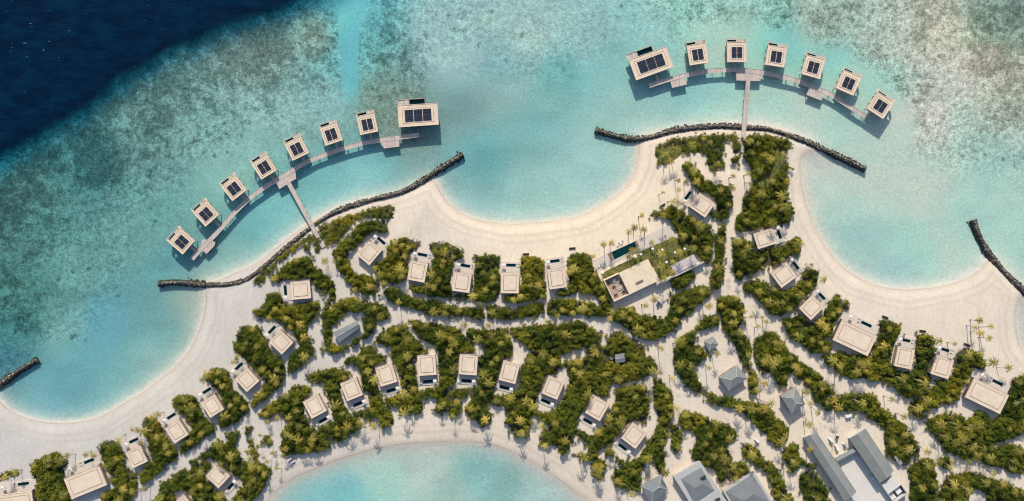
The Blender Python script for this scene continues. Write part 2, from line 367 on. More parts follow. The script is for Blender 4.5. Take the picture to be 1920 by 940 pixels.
# ---- vegetation patches: phrase, palms per 100 m2, outline in photo pixels
PATCH = [
("thicket between the two large villas at bottom left",.5,[(61,867),(82,857),(100,849),(110,850),(122,862),(124,880),(120,895),(125,917),(135,965),(72,965),(70,920),(59,905),(57,885)]),
("thicket between second and third villas of the left beach row",.5,[(192,830),(207,827),(225,835),(230,850),(235,875),(250,885),(256,905),(252,925),(235,945),(205,955),(185,930),(215,915),(207,895),(200,875),(190,855)]),
("thicket between third and fourth villas of the left beach row",.5,[(264,789),(285,782),(303,800),(310,815),(325,835),(332,850),(330,862),(315,870),(300,885),(285,895),(268,907),(262,895),(275,870),(288,858),(283,845),(274,825),(266,805)]),
("thicket between fourth and fifth villas of the left beach row",.6,[(327,745),(350,740),(370,750),(374,765),(388,787),(400,802),(400,812),(377,825),(357,845),(337,850),(340,835),(357,817),(354,800),(347,782),(335,770),(325,762)]),
("thicket between fifth and sixth villas of the left beach row",.6,[(390,695),(417,691),(432,706),(436,729),(455,745),(466,760),(463,775),(443,791),(420,802),(405,795),(420,772),(413,745),(405,729),(386,714)]),
("thicket between sixth and seventh villas of the left beach row",.5,[(451,614),(485,616),(497,634),(508,657),(531,680),(530,714),(508,741),(478,760),(472,748),(493,733),(489,710),(470,683),(451,672),(440,657)]),
("thicket between seventh and eighth villas of the left beach row",.5,[(500,552),(517,550),(532,562),(542,572),(582,566),(597,565),(597,577),(590,595),(577,610),(577,630),(586,650),(585,667),(570,682),(545,702),(540,690),(545,667),(562,645),(548,625),(535,617),(527,605),(510,595),(490,595),(475,590),(475,583),(495,570)]),
("thicket curving over the eighth villa of the left beach row",.35,[(510,527),(515,515),(532,497),(557,485),(580,482),(590,497),(607,515),(625,530),(628,552),(620,575),(610,595),(601,600),(605,582),(615,557),(602,545),(590,540),(583,527),(545,524),(525,531)]),
("scrub strip right of the left footbridge landing",.15,[(597,427),(620,415),(650,405),(680,395),(705,387),(737,386),(737,407),(720,415),(695,407),(670,412),(655,427),(642,447),(627,455),(615,460),(605,450)]),
("scrub strip left of the left footbridge landing",.1,[(595,435),(580,440),(567,447),(547,460),(525,477),(505,497),(485,512),(475,530),(490,532),(507,512),(525,492),(542,480),(552,472),(562,460),(580,455),(592,462),(588,472),(595,475),(604,467),(602,457)]),
("thicket hugging the left side of the first central villa",.35,[(667,425),(680,417),(705,412),(725,417),(727,430),(720,437),(705,436),(687,445),(670,460),(657,472),(653,490),(665,512),(680,515),(705,527),(713,541),(708,551),(690,553),(665,542),(645,520),(632,500),(625,480),(627,465),(640,450),(655,437)]),
("thicket between first and second villas of the central row",.5,[(730,460),(745,447),(780,450),(789,457),(782,470),(767,475),(762,500),(762,520),(750,530),(720,528),(703,512),(700,500),(722,485)]),
("thicket between second and third villas of the central row",.5,[(805,458),(824,453),(866,466),(868,480),(850,497),(845,520),(846,555),(835,560),(800,553),(770,545),(770,535),(795,535),(803,515),(812,480)]),
("thicket between third and fourth villas of the central row",.45,[(890,485),(915,480),(935,485),(936,552),(927,565),(900,567),(885,560),(857,562),(857,552),(880,552),(887,520)]),
("thicket between fourth and fifth villas of the central row",.45,[(972,490),(997,482),(1019,490),(1020,520),(1025,552),(1010,562),(985,565),(950,565),(948,553),(975,548),(975,520)]),
("thicket between fifth central villa and the restaurant",.6,[(1067,480),(1090,475),(1105,478),(1110,495),(1118,512),(1128,527),(1137,547),(1150,572),(1145,590),(1135,590),(1125,570),(1115,555),(1085,550),(1065,557),(1042,555),(1045,547),(1063,542),(1063,510)]),
("long wavy hedge below second and third central villas",.4,[(722,542),(745,540),(760,552),(790,562),(815,562),(840,570),(865,577),(900,577),(907,590),(905,602),(880,595),(845,592),(815,590),(790,585),(765,577),(747,572),(725,560)]),
("short hedge below the fourth central villa",.4,[(915,575),(935,574),(960,578),(990,573),(1010,567),(1020,572),(1017,590),(1000,595),(960,597),(930,600),(917,597)]),
("hedge below the fifth central villa",.4,[(1030,563),(1045,560),(1075,562),(1105,568),(1130,580),(1140,590),(1125,594),(1090,590),(1060,590),(1030,592),(1026,580)]),
("green arc above the long grey shed",.3,[(608,600),(618,580),(640,562),(665,558),(690,566),(720,575),(731,588),(726,600),(710,602),(695,590),(668,584),(645,590),(630,605),(620,620),(620,640),(607,655),(603,640),(605,620)]),
("green strip below the long grey shed",.3,[(610,650),(625,645),(640,652),(665,637),(683,622),(682,603),(684,592),(695,592),(703,605),(702,618),(690,632),(665,647),(640,660),(618,662),(605,658)]),
("thicket between fourth and fifth villas of the lower row",.7,[(703,635),(715,625),(740,610),(762,610),(765,622),(780,635),(800,653),(803,663),(782,665),(779,685),(781,705),(785,742),(796,758),(788,775),(762,776),(748,772),(750,762),(725,760),(722,748),(740,742),(754,735),(749,705),(744,685),(733,665),(735,650),(705,645)]),
("thicket between third and fourth villas of the lower row",.6,[(640,690),(657,667),(672,668),(678,652),(700,650),(705,663),(722,667),(723,678),(703,683),(702,705),(715,740),(718,755),(737,780),(736,797),(717,802),(708,783),(677,786),(661,782),(662,775),(692,765),(693,750),(683,730),(675,700),(672,685),(655,680)]),
("thicket between second and third villas of the lower row",.6,[(570,710),(590,700),(620,691),(655,697),(655,708),(640,716),(638,740),(648,768),(662,780),(678,795),(672,808),(655,815),(635,829),(620,820),(595,815),(592,806),(612,797),(626,785),(617,750),(608,730),(605,715),(585,715)]),
("wide thicket left of the second villa in the lower row",.6,[(487,775),(505,760),(531,741),(558,722),(581,727),(583,735),(568,752),(573,787),(589,806),(616,825),(612,844),(585,848),(540,852),(528,844),(531,810),(540,794),(524,772),(505,787),(490,783)]),
("thicket right of the first villa in the lower row",.5,[(355,867),(382,847),(402,832),(417,827),(425,840),(427,815),(445,810),(447,820),(440,835),(452,855),(460,867),(492,870),(507,885),(500,902),(490,922),(470,940),(440,965),(435,940),(452,915),(447,900),(430,885),(412,868),(395,860),(380,865),(365,870)]),
("thicket left of the first villa in the lower row",.5,[(320,897),(342,880),(352,885),(370,868),(395,868),(383,890),(390,905),(405,920),(425,940),(430,965),(370,965),(364,940),(345,918),(330,920),(315,925),(300,915)]),
("low thicket at the bottom edge under the left path",.5,[(270,965),(285,940),(300,925),(318,922),(328,935),(325,965)]),
("thicket between fifth and sixth villas of the lower row",.6,[(767,602),(790,602),(830,610),(855,615),(870,630),(888,650),(888,661),(862,664),(857,690),(857,717),(842,732),(841,767),(820,780),(815,765),(817,747),(790,744),(789,732),(820,726),(824,705),(821,680),(820,650),(805,643),(790,635),(775,620)]),
("thicket between sixth and seventh villas of the lower row",.6,[(877,617),(915,620),(945,615),(957,630),(961,655),(954,672),(941,680),(934,705),(927,735),(915,750),(912,765),(925,780),(907,800),(892,788),(878,782),(873,765),(885,748),(848,745),(847,730),(892,726),(895,705),(899,672),(914,652),(900,643),(882,637)]),
("small clump below the sixth villa of the lower row",1.,[(845,750),(860,748),(865,765),(850,785),(843,775)]),
("broad thicket between seventh and eighth villas of the lower row",.6,[(960,615),(1010,610),(1060,607),(1085,601),(1110,615),(1128,630),(1120,642),(1085,655),(1050,668),(1055,690),(1040,702),(1018,712),(1010,740),(1003,768),(995,785),(992,812),(975,822),(955,805),(948,785),(955,775),(940,760),(920,758),(917,748),(935,742),(960,738),(974,715),(978,690),(990,668),(993,655),(975,640),(962,630)]),
("broad thicket around the small grey shed with white tank",.6,[(1060,677),(1097,672),(1100,650),(1120,645),(1137,650),(1142,630),(1155,620),(1180,630),(1205,645),(1208,662),(1195,672),(1205,669),(1225,670),(1230,690),(1222,705),(1200,712),(1170,718),(1142,722),(1140,745),(1130,748),(1114,742),(1104,750),(1096,770),(1085,785),(1080,800),(1070,835),(1055,852),(1037,835),(1015,835),(1013,815),(1030,800),(1010,785),(1000,770),(1030,774),(1045,765),(1055,745),(1064,725),(1068,710),(1062,695)]),
("thicket between ninth and tenth villas of the lower row",.7,[(1155,737),(1167,727),(1200,720),(1212,730),(1219,755),(1215,780),(1210,797),(1192,790),(1165,805),(1155,825),(1135,835),(1122,845),(1122,860),(1107,865),(1090,862),(1075,858),(1077,852),(1102,850),(1100,830),(1075,817),(1075,802),(1090,808),(1110,818),(1124,803),(1136,785),(1147,768),(1155,755)]),
("palm clump on sand at the right of the bottom lagoon",2.2,[(1108,870),(1125,862),(1137,870),(1130,890),(1122,900),(1112,890)]),
("curved thicket wrapping below the tenth lower villa",.5,[(1225,715),(1237,710),(1247,720),(1260,742),(1262,770),(1257,797),(1250,820),(1245,845),(1247,865),(1245,887),(1232,890),(1230,875),(1226,860),(1210,870),(1200,890),(1200,922),(1185,920),(1160,912),(1147,900),(1157,880),(1167,877),(1155,860),(1135,850),(1140,841),(1155,850),(1165,864),(1190,864),(1205,848),(1215,830),(1230,805),(1232,787),(1227,755)]),
("dense hedge below the restaurant car park",.6,[(1145,590),(1160,580),(1185,577),(1200,592),(1222,592),(1240,600),(1255,587),(1258,570),(1257,557),(1275,550),(1300,540),(1320,535),(1335,545),(1330,555),(1315,568),(1290,590),(1270,610),(1250,625),(1230,637),(1210,637),(1190,630),(1175,617),(1160,605),(1145,600)]),
("small thicket below the open pavilion wall",.5,[(1257,524),(1275,516),(1300,507),(1302,518),(1285,540),(1262,540)]),
("thicket right of the restaurant lawn",.8,[(1220,400),(1245,395),(1262,385),(1285,398),(1300,412),(1325,418),(1338,440),(1335,460),(1335,490),(1318,488),(1305,474),(1290,466),(1275,450),(1266,432),(1250,408),(1225,408)]),
("thicket right of the first villa of the right row",.6,[(1280,312),(1292,305),(1307,318),(1325,337),(1347,345),(1368,355),(1372,385),(1365,405),(1347,412),(1333,405),(1343,385),(1335,367),(1312,358),(1296,337)]),
("narrow hedge between the two central sand paths",.5,[(1348,428),(1362,418),(1362,440),(1355,480),(1357,510),(1350,540),(1335,535),(1332,515),(1340,490),(1342,450)]),
("scrub strip left of the right footbridge landing",.6,[(1231,276),(1256,262),(1292,257),(1328,252),(1365,251),(1387,256),(1386,290),(1375,283),(1376,262),(1364,265),(1354,294),(1357,312),(1343,323),(1328,312),(1324,290),(1292,287),(1274,290),(1256,308),(1234,305)]),
("little clump under the right footbridge landing",.4,[(1371,296),(1384,296),(1383,308),(1373,310)]),
("thicket right of the right footbridge landing",.7,[(1395,262),(1422,251),(1450,258),(1472,262),(1490,268),(1487,280),(1477,287),(1478,320),(1476,350),(1472,355),(1480,380),(1487,400),(1475,420),(1450,432),(1430,425),(1405,435),(1382,430),(1382,410),(1392,395),(1395,370),(1405,352),(1412,342),(1407,312),(1397,300)]),
("thicket between second and third villas of the right row",.6,[(1372,446),(1393,450),(1412,457),(1422,473),(1451,460),(1480,453),(1498,442),(1502,457),(1498,475),(1473,488),(1451,498),(1422,508),(1390,522),(1375,515),(1375,486)]),
("thicket between third and fourth villas of the right row",.7,[(1395,530),(1410,527),(1440,532),(1460,544),(1487,540),(1505,520),(1505,505),(1520,502),(1532,510),(1530,532),(1520,547),(1503,560),(1493,575),(1470,590),(1450,590),(1430,570),(1410,552),(1395,542)]),
("thicket between fourth and fifth villas of the right row",.7,[(1465,600),(1485,595),(1505,592),(1525,602),(1550,580),(1555,565),(1572,552),(1587,565),(1592,575),(1580,585),(1570,602),(1558,630),(1548,632),(1562,652),(1540,662),(1520,660),(1500,640),(1480,630),(1475,615)]),
("thicket between fifth and seventh villas of the right row",.7,[(1542,671),(1565,663),(1584,660),(1607,668),(1635,663),(1645,625),(1650,602),(1668,602),(1691,617),(1683,640),(1676,663),(1680,692),(1713,692),(1718,633),(1726,629),(1752,633),(1749,663),(1744,690),(1750,713),(1725,740),(1700,745),(1668,720),(1630,713),(1584,706)]),
("thicket between seventh and eighth villas of the right row",.7,[(1790,669),(1810,653),(1835,661),(1847,677),(1843,693),(1818,709),(1802,725),(1798,746),(1780,755),(1740,770),(1730,785),(1710,775),(1706,758),(1738,738),(1758,718),(1780,713),(1788,693)]),
("broad thicket below the eighth villa of the right row",.8,[(1734,794),(1762,778),(1790,778),(1818,786),(1838,770),(1858,790),(1875,780),(1890,745),(1897,715),(1925,700),(1955,700),(1955,790),(1903,818),(1875,830),(1843,858),(1800,858),(1765,835),(1754,815)]),
("long thicket meeting the right edge of the photo",.3,[(1842,860),(1862,845),(1895,832),(1920,845),(1950,850),(1950,880),(1905,888),(1875,877),(1850,870)]),
("thicket filling the bottom right corner",.9,[(1762,920),(1775,900),(1790,890),(1820,885),(1850,895),(1890,905),(1925,925),(1950,965),(1865,965),(1850,925),(1825,918),(1815,935),(1820,965),(1755,965)]),
("thicket right of the small concrete block building",.5,[(1705,882),(1725,863),(1750,862),(1753,885),(1757,910),(1750,965),(1712,965),(1708,910)]),
("round clump on the sand right of the service road",1.,[(1763,862),(1775,858),(1783,868),(1775,878),(1764,875)]),
("thicket above the second long grey roof",.9,[(1545,755),(1584,738),(1612,738),(1641,742),(1657,770),(1681,786),(1705,810),(1722,835),(1718,851),(1697,867),(1673,859),(1661,835),(1657,802),(1633,786),(1616,772),(1584,772),(1550,770)]),
("thicket above the lower grey hip-roofed hut",1.,[(1414,641),(1446,621),(1466,641),(1491,669),(1523,693),(1555,722),(1563,738),(1539,758),(1523,734),(1499,710),(1482,702),(1470,726),(1458,726),(1450,701),(1430,701),(1418,677)]),
("tall green column between the small and middle grey huts",.6,[(1345,564),(1373,555),(1395,570),(1397,600),(1390,620),(1410,650),(1402,677),(1418,701),(1420,735),(1407,735),(1402,700),(1387,670),(1375,640),(1360,622),(1350,590)]),
("long green arc curving below the grey huts",.9,[(1264,653),(1276,633),(1297,621),(1321,596),(1345,588),(1345,609),(1313,621),(1301,641),(1329,665),(1313,677),(1301,693),(1309,714),(1337,738),(1373,746),(1406,754),(1434,758),(1450,778),(1478,803),(1474,819),(1458,839),(1430,811),(1414,794),(1381,766),(1353,762),(1313,742),(1280,714),(1264,685)]),
("thicket above the left grey lodge",1.,[(1284,770),(1321,782),(1373,803),(1381,819),(1361,835),(1369,859),(1361,895),(1349,904),(1341,879),(1313,872),(1297,855),(1309,819),(1284,803),(1272,786)]),
("small clump above the right grey lodge",.8,[(1369,875),(1390,865),(1404,880),(1390,892),(1366,905)]),
("hedge right of the right grey lodge",.8,[(1390,831),(1418,839),(1430,859),(1454,875),(1466,900),(1491,945),(1485,965),(1465,965),(1442,895),(1422,875),(1395,855)]),
("clump at the left end of the first long grey roof",.6,[(1470,843),(1491,831),(1503,859),(1531,875),(1523,883),(1503,871),(1487,883),(1470,863)]),
("hedge left of the first long grey roof",.4,[(1499,895),(1515,885),(1535,895),(1555,925),(1552,965),(1520,965),(1505,925)]),
("narrow clump left of the sandy lodge garden",.8,[(1262,795),(1278,808),(1275,840),(1262,850),(1259,815)]),
("low scrub at the left edge beside the cut-off villa",1.5,[(-10,893),(20,882),(38,885),(20,897),(-10,904)]),
("small round bush group on the middle left path",0.,[(460,802),(470,800),(474,808),(466,815),(459,812)]),
("patchy clump below the wide sandy path at left",1.2,[(490,822),(500,818),(510,828),(503,835),(495,832)]),
("dry clump between the left path and the lodge beach",.9,[(462,828),(470,822),(476,835),(482,845),(486,858),(475,862),(467,850)]),
("round bush beside the left footbridge landing",0.,[(571,462),(580,461),(583,467),(576,471),(570,468)]),
]
GRASS = [[(1449,270),(1470,278),(1466,308),(1452,335),(1440,352),(1416,350),(1415,332),(1436,318),(1446,295)],
 [(1234,280),(1262,268),(1280,285),(1256,306),(1236,303)]]
LAWN = [(1124,514),(1190,482),(1202,471),(1234,457),(1265,444),(1282,455),(1297,470),(1302,480),(1260,500),(1264,513),(1238,527),(1214,487),(1135,526)]

veg = np.full(X.shape, -9.)
patchW = []
for ph, pw, P in PATCH:
    Q = np.array([W(x, y, 2.6) for x, y in catmull(P, True, 3)]); patchW.append(Q)
    lo = Q.min(0)-4; hi = Q.max(0)+4
    m = (X > lo[0]) & (X < hi[0]) & (Y > lo[1]) & (Y < hi[1])
    veg[m] = np.maximum(veg[m], sdist(X[m], Y[m], Q))
grassv = np.full(X.shape, -9.)
grassW = []
for P in GRASS+[LAWN]:
    Q = toW(catmull(P, True, 3)) if P is not LAWN else toW(P)
    grassW.append(Q)
    lo = Q.min(0)-4; hi = Q.max(0)+4
    m = (X > lo[0]) & (X < hi[0]) & (Y > lo[1]) & (Y < hi[1])
    grassv[m] = np.maximum(grassv[m], sdist(X[m], Y[m], Q))

def ground_mat():
    m, nt, out = newmat('sand_and_seabed'); N = NT(nt); p = N.pos()
    sh = N.attr('shore'); wa = N.attr('warm_lit')
    n1 = N.noise(p, .05, 4); n2 = N.noise(p, .6, 4, .65); n3 = N.noise(p, 2.6, 2)
    sand = N.mix(N.math('MAXIMUM', wa, 0), (.50,.475,.44), (.72,.60,.46))  # darker grey end carries the painted shade of the left side
    # soft streaks stretched along Y
    mp = N.n('ShaderNodeMapping'); mp.inputs['Scale'].default_value = (.5,.12,1); N.l(p, mp.inputs[0])
    st = N.noise(mp.outputs[0], 1., 4, .6, 1.)
    f = N.math('MULTIPLY', N.mr(n1, .3, .7, .93, 1.06, False), N.mr(n2, .3, .7, .93, 1.07, False))
    f = N.math('MULTIPLY', f, N.mr(st, .3, .7, .95, 1.05, False))
    inl = N.mr(sh, 16, 30, 0, 1)
    tr = N.mr(N.math('MULTIPLY', N.mr(n3, .56, .70, 0, 1), N.mr(n2, .45, .6, 0, 1)), 0, 1, 1, .78)
    f = N.math('MULTIPLY', f, N.math('ADD', N.math('MULTIPLY', inl, N.math('SUBTRACT', tr, 1)), 1))
    v = N.n('ShaderNodeVectorMath', operation='SCALE'); N.l(sand, v.inputs[0]); N.l(f, v.inputs['Scale']); sand = v.outputs[0]
    db = N.math('MULTIPLY', N.mr(N.noise(p, .22, 4, .7), .57, .68, 0, 1), N.mr(N.noise(p, .03, 2), .42, .58, 0, 1))
    sand = N.mix(N.math('MULTIPLY', N.math('MULTIPLY', db, inl), .55), sand, (.30,.24,.17))
    # wet edge and berm lines follow the shore distance
    wob = N.math('ADD', sh, N.mr(N.noise(p, .045, 3), 0, 1, -2.6, 2.6, False))
    wet = N.mr(sh, .35, 3.6, 1, 0)
    sand = N.mix(N.math('MULTIPLY', wet, .42), sand, (.44,.36,.29))
    line = N.math('MULTIPLY', N.mr(wob, 5.6, 6.6, 0, 1), N.mr(wob, 6.8, 9.5, 1, 0))
    sand = N.mix(N.math('MULTIPLY', line, .30), sand, (.44,.36,.30))
    line2 = N.math('MULTIPLY', N.mr(wob, 9.8, 10.8, 0, 1), N.mr(wob, 11, 13, 1, 0))
    sand = N.mix(N.math('MULTIPLY', line2, .22), sand, (.42,.36,.31))
    rim = N.math('MULTIPLY', N.mr(sh, .0, .35, 0, 1), N.mr(sh, .45, .9, 1, 0))
    sand = N.mix(N.math('MULTIPLY', rim, N.mr(n1, .38, .62, .0, .55)), sand, (.30,.25,.21))
    # leaf litter and creeping plants under the thickets, grass
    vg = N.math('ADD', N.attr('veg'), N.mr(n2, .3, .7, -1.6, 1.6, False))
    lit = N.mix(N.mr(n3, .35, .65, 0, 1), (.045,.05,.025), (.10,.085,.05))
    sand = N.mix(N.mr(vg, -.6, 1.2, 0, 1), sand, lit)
    gr = N.mix(N.mr(N.noise(p, .35, 4, .7), .38, .62, 0, 1), (.075,.085,.022), (.165,.16,.05))
    gr = N.mix(N.mr(N.noise(p, .12, 3, .6), .56, .72, 0, .6), gr, (.22,.18,.07))
    sand = N.mix(N.mr(N.math('ADD', N.attr('grass'), N.mr(n2, .3, .7, -.3, .3, False)), -.2, .3, 0, 1), sand, gr)
    # sea bed
    rf = N.attr('reef')
    r1 = N.noise(p, .028, 3, .6); r2 = N.noise(p, .13, 5, .72, .6); r3 = N.noise(p, .65, 4, .75)
    rr = N.math('ADD', N.math('MULTIPLY', r1, .26), N.math('ADD', N.math('MULTIPLY', r2, .42), N.math('MULTIPLY', r3, .32)))
    th = N.mr(rf, 0, 1, .62, .40, False)
    msk = N.mr(N.math('SUBTRACT', rr, th), -.012, .06, 0, 1)
    msk = N.math('MULTIPLY', msk, N.mr(rf, .01, .2, 0, 1))
    # scattered round coral heads
    vo = N.n('ShaderNodeTexVoronoi'); vo.inputs['Scale'].default_value = .115; vo.inputs['Randomness'].default_value = 1
    wv = N.n('ShaderNodeVectorMath', operation='ADD'); N.l(p, wv.inputs[0])
    nz = N.n('ShaderNodeTexNoise'); nz.inputs['Scale'].default_value = .5; N.l(p, nz.inputs['Vector'])
    sc = N.n('ShaderNodeVectorMath', operation='SCALE'); N.l(nz.outputs['Color'], sc.inputs[0]); sc.inputs['Scale'].default_value = 3.2; N.l(sc.outputs[0], wv.inputs[1])
    N.l(wv.outputs[0], vo.inputs['Vector'])
    cp = N.n('ShaderNodeSeparateColor'); N.l(vo.outputs['Color'], cp.inputs[0])
    hd = N.math('MULTIPLY', N.mr(vo.outputs['Distance'], .06, .23, 1, 0), N.math('GREATER_THAN', cp.outputs[0], N.mr(rf, .05, .5, .93, .45, False)))
    hd = N.math('MULTIPLY', hd, N.mr(rf, .10, .22, 0, 1))
    msk = N.math('MAXIMUM', N.math('MULTIPLY', msk, .82), N.math('MULTIPLY', hd, .85))
    sb = N.mix(N.mr(r3, .3, .7, 0, 1), (.53,.475,.40), (.66,.60,.52))
    rip = N.noise(p, .9, 3, .6)
    sb = N.mix(N.math('MULTIPLY', N.mr(rip, .45, .75, 0, .5), N.mr(rf, .02, .3, .15, 1)), sb, (.40,.37,.31))
    dark = N.mix(N.attr('brown'), (.13,.135,.115), (.34,.27,.205))
    dark = N.mix(N.mr(r3, .42, .66, 0, 1), dark, N.mix(N.attr('brown'), (.27,.27,.22), (.46,.37,.29)))
    sb = N.mix(msk, sb, dark)
    mot = N.math('ADD', N.math('MULTIPLY', N.noise(p, .38, 3, .6), .55), N.math('MULTIPLY', N.noise(p, .95, 2, .6), .45))
    mot = N.mr(mot, .36, .64, .50, 1.38, False)
    mot = N.math('ADD', 1, N.math('MULTIPLY', N.math('SUBTRACT', mot, 1), N.mr(rf, .03, .45, .08, 1)))
    sv = N.n('ShaderNodeVectorMath', operation='SCALE'); N.l(sb, sv.inputs[0]); N.l(mot, sv.inputs['Scale']); sb = sv.outputs[0]
    col = N.mix(N.mr(sh, -.6, .15, 0, 1), sb, sand)
    bmp = N.math('ADD', n2, N.math('MULTIPLY', n3, .5))
    N.l(N.bsdf(col, .95, bmp, .35, .25, spec=.1), out.inputs[0]); return m
def water_mat():
    m, nt, out = newmat('sea_water'); N = NT(nt); p = N.pos()
    mp = N.n('ShaderNodeMapping'); mp.inputs['Rotation'].default_value = (0,0,.45); mp.inputs['Scale'].default_value = (.42,1,1); N.l(p, mp.inputs[0])
    w1 = N.noise(mp.outputs[0], .16, 4, .6, .4); w2 = N.noise(mp.outputs[0], 1.0, 3, .6)
    h = N.math('ADD', N.math('MULTIPLY', w1, 2.2), N.math('MULTIPLY', w2, .5))
    b = N.n('ShaderNodeBump'); b.inputs['Strength'].default_value = .5; b.inputs['Distance'].default_value = .5; N.l(h, b.inputs['Height'])
    tn = N.attr('wtint', 'Color')
    rp = N.mr(N.math('ADD', N.math('MULTIPLY', w1, .5), N.math('MULTIPLY', w2, .5)), .35, .65, .955, 1.03, False)
    v = N.n('ShaderNodeVectorMath', operation='SCALE'); N.l(tn, v.inputs[0]); N.l(rp, v.inputs['Scale'])
    t = N.n('ShaderNodeBsdfTransparent'); N.l(v.outputs[0], t.inputs[0])
    d = N.n('ShaderNodeBsdfDiffuse')
    dc = N.mix(N.mr(w1, .35, .68, 0, 1), (.0001,.0082,.027), (.0004,.0165,.044))
    # whitecaps on the open sea only
    mf = N.n('ShaderNodeMapping'); mf.inputs['Rotation'].default_value = (0,0,.3); mf.inputs['Scale'].default_value = (.22,1,1); N.l(p, mf.inputs[0])
    fo = N.math('MULTIPLY', N.mr(N.noise(mf.outputs[0], 1.1, 2, .5), .70, .76, 0, 1), N.mr(N.noise(p, .05, 2), .46, .56, 0, 1))
    fo = N.math('MULTIPLY', fo, N.attr('foam'))
    dc = N.mix(N.math('MULTIPLY', fo, .55), dc, (.4,.55,.62))
    N.l(dc, d.inputs[0]); N.l(b.outputs[0], d.inputs['Normal'])
    mx = N.n('ShaderNodeMixShader'); N.l(N.attr('wfac'), mx.inputs[0]); N.l(t.outputs[0], mx.inputs[1]); N.l(d.outputs[0], mx.inputs[2])
    g = N.n('ShaderNodeBsdfGlossy'); g.inputs['Roughness'].default_value = .12; N.l(b.outputs[0], g.inputs['Normal'])
    mx2 = N.n('ShaderNodeMixShader'); N.l(thinfresnel(N), mx2.inputs[0]); N.l(mx.outputs[0], mx2.inputs[1]); N.l(g.outputs[0], mx2.inputs[2])
    N.l(mx2.outputs[0], out.inputs[0]); return m
gme = np_mesh('ground', V, F, ground_mat(), dict(shore=D, warm_lit=warm_lit, veg=veg, grass=grassv, reef=reef, brown=brown), smooth=True)
go = bpy.data.objects.new('ground', gme); COL.objects.link(go); tag(go, kind='structure')
Vw = V.copy(); Vw[:, 2] = 0
wme = np_mesh('water', Vw, F, water_mat(), dict(wtint=tint, wfac=fac, foam=foam_zone), smooth=True)
wob = bpy.data.objects.new('water', wme); COL.objects.link(wob); tag(wob, kind='structure')
GZ = 1.30      # level of the island sand
# ------------------------------------------------------------------ breakwaters
def breakwater(pts, w, label, seed):
    r = np.random.default_rng(seed)
    P = toW(catmull(pts, False, 6)); t = empty('rock_breakwater', (*P[len(P)//2], 0))
    seg = np.linalg.norm(np.diff(P, axis=0), axis=1); Lt = seg.sum(); cum = np.concatenate([[0], np.cumsum(seg)])
    base = np.array([[-1,-1,-.6],[1,-1,-.7],[1,1,-.6],[-1,1,-.7],[-.8,-.7,.7],[.7,-.8,.8],[.8,.7,.6],[-.7,.8,.75]])*.5
    faces = np.array([(3,2,1,0),(4,5,6,7),(0,1,5,4),(1,2,6,5),(2,3,7,6),(3,0,4,7)])
    n = int(Lt*w*5.2); VV = np.zeros((n, 8, 3)); tv = np.zeros((n, 8))
    s = r.random(n)*Lt; u = np.clip(r.normal(0, .46, n), -1.5, 1.5)
    cx = np.interp(s, cum, P[:, 0]); cy = np.interp(s, cum, P[:, 1])
    dx = np.interp(s+.5, cum, P[:, 0])-np.interp(s-.5, cum, P[:, 0]); dy = np.interp(s+.5, cum, P[:, 1])-np.interp(s-.5, cum, P[:, 1])
    L = np.hypot(dx, dy)+1e-9; nxv = -dy/L; nyv = dx/L
    wl = w*(1+.6*(vnoise(s, s*0, 7)-.5))
    zz = np.maximum(1.9*(1-np.abs(u)**1.6)-.75, -1.5)
    for i in range(n):
        a = r.random()*6.28; sc = r.choice([r.uniform(.4, .8), r.uniform(.6, 1.15)])*np.array([1, r.uniform(.6, 1), r.uniform(.5, .9)])
        b = (base*r.uniform(.8, 1.2, (8, 3)))*sc; tl = r.normal(0, .35)
        b = b@np.array([[1,0,0],[0,math.cos(tl),-math.sin(tl)],[0,math.sin(tl),math.cos(tl)]])
        b = b@np.array([[math.cos(a),-math.sin(a),0],[math.sin(a),math.cos(a),0],[0,0,1]])
        VV[i] = b+np.array([cx[i]+nxv[i]*u[i]*wl[i]/2, cy[i]+nyv[i]*u[i]*wl[i]/2, zz[i]+r.uniform(-.15, .25)])
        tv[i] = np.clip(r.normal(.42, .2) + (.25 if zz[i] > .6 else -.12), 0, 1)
    FF = (np.arange(n)[:, None, None]*8+faces[None]).reshape(-1, 4)
    VV = VV.reshape(-1, 3)-np.array([*P[len(P)//2], 0])
    me = np_mesh('rubble', VV, FF, M['rock'], dict(tv=tv.ravel()))
    o = bpy.data.objects.new('rubble', me); COL.objects.link(o); o.parent = t; tag(o, kind='stuff')
    c = MB()                                    # packed core under the loose rocks
    for i in range(len(P)-1):
        a, b = P[i]-P[len(P)//2], P[i+1]-P[len(P)//2]; d = (b-a)/(np.linalg.norm(b-a)+1e-9); nn = np.array([-d[1], d[0]])
        vs = [(*(a+nn*w*.46), -1.6), (*(a-nn*w*.46), -1.6), (*(a-nn*w*.2), .55), (*(a+nn*w*.2), .55),
              (*(b+nn*w*.46), -1.6), (*(b-nn*w*.46), -1.6), (*(b-nn*w*.2), .55), (*(b+nn*w*.2), .55)]
        c.add(vs, [(0,1,2,3),(7,6,5,4),(3,2,6,7),(0,3,7,4),(1,5,6,2)])
    c.build('core', plain_rock, t)
    tag(t, label, 'breakwater', 'rock breakwaters sheltering the lagoons')
plain_rock = plain('rock_core', (.06,.058,.052), .95, .3)
breakwater([(297,533),(320,530),(350,531),(390,534),(420,534),(450,529),(475,517),(500,497),(530,471),(560,446),(590,422),(620,403),(650,390),(690,377),(730,367),(760,358),(790,341),(820,321),(845,304),(868,290)], 4.3, 'long dark rock breakwater curving past the left footbridge', 1)
breakwater([(1116,244),(1140,251),(1170,259),(1200,261),(1230,255),(1260,246),(1300,240),(1350,237),(1400,240),(1440,243),(1480,255),(1520,270),(1560,288),(1590,302),(1622,318)], 4.5, 'brown rock breakwater arching under the right footbridge', 2)
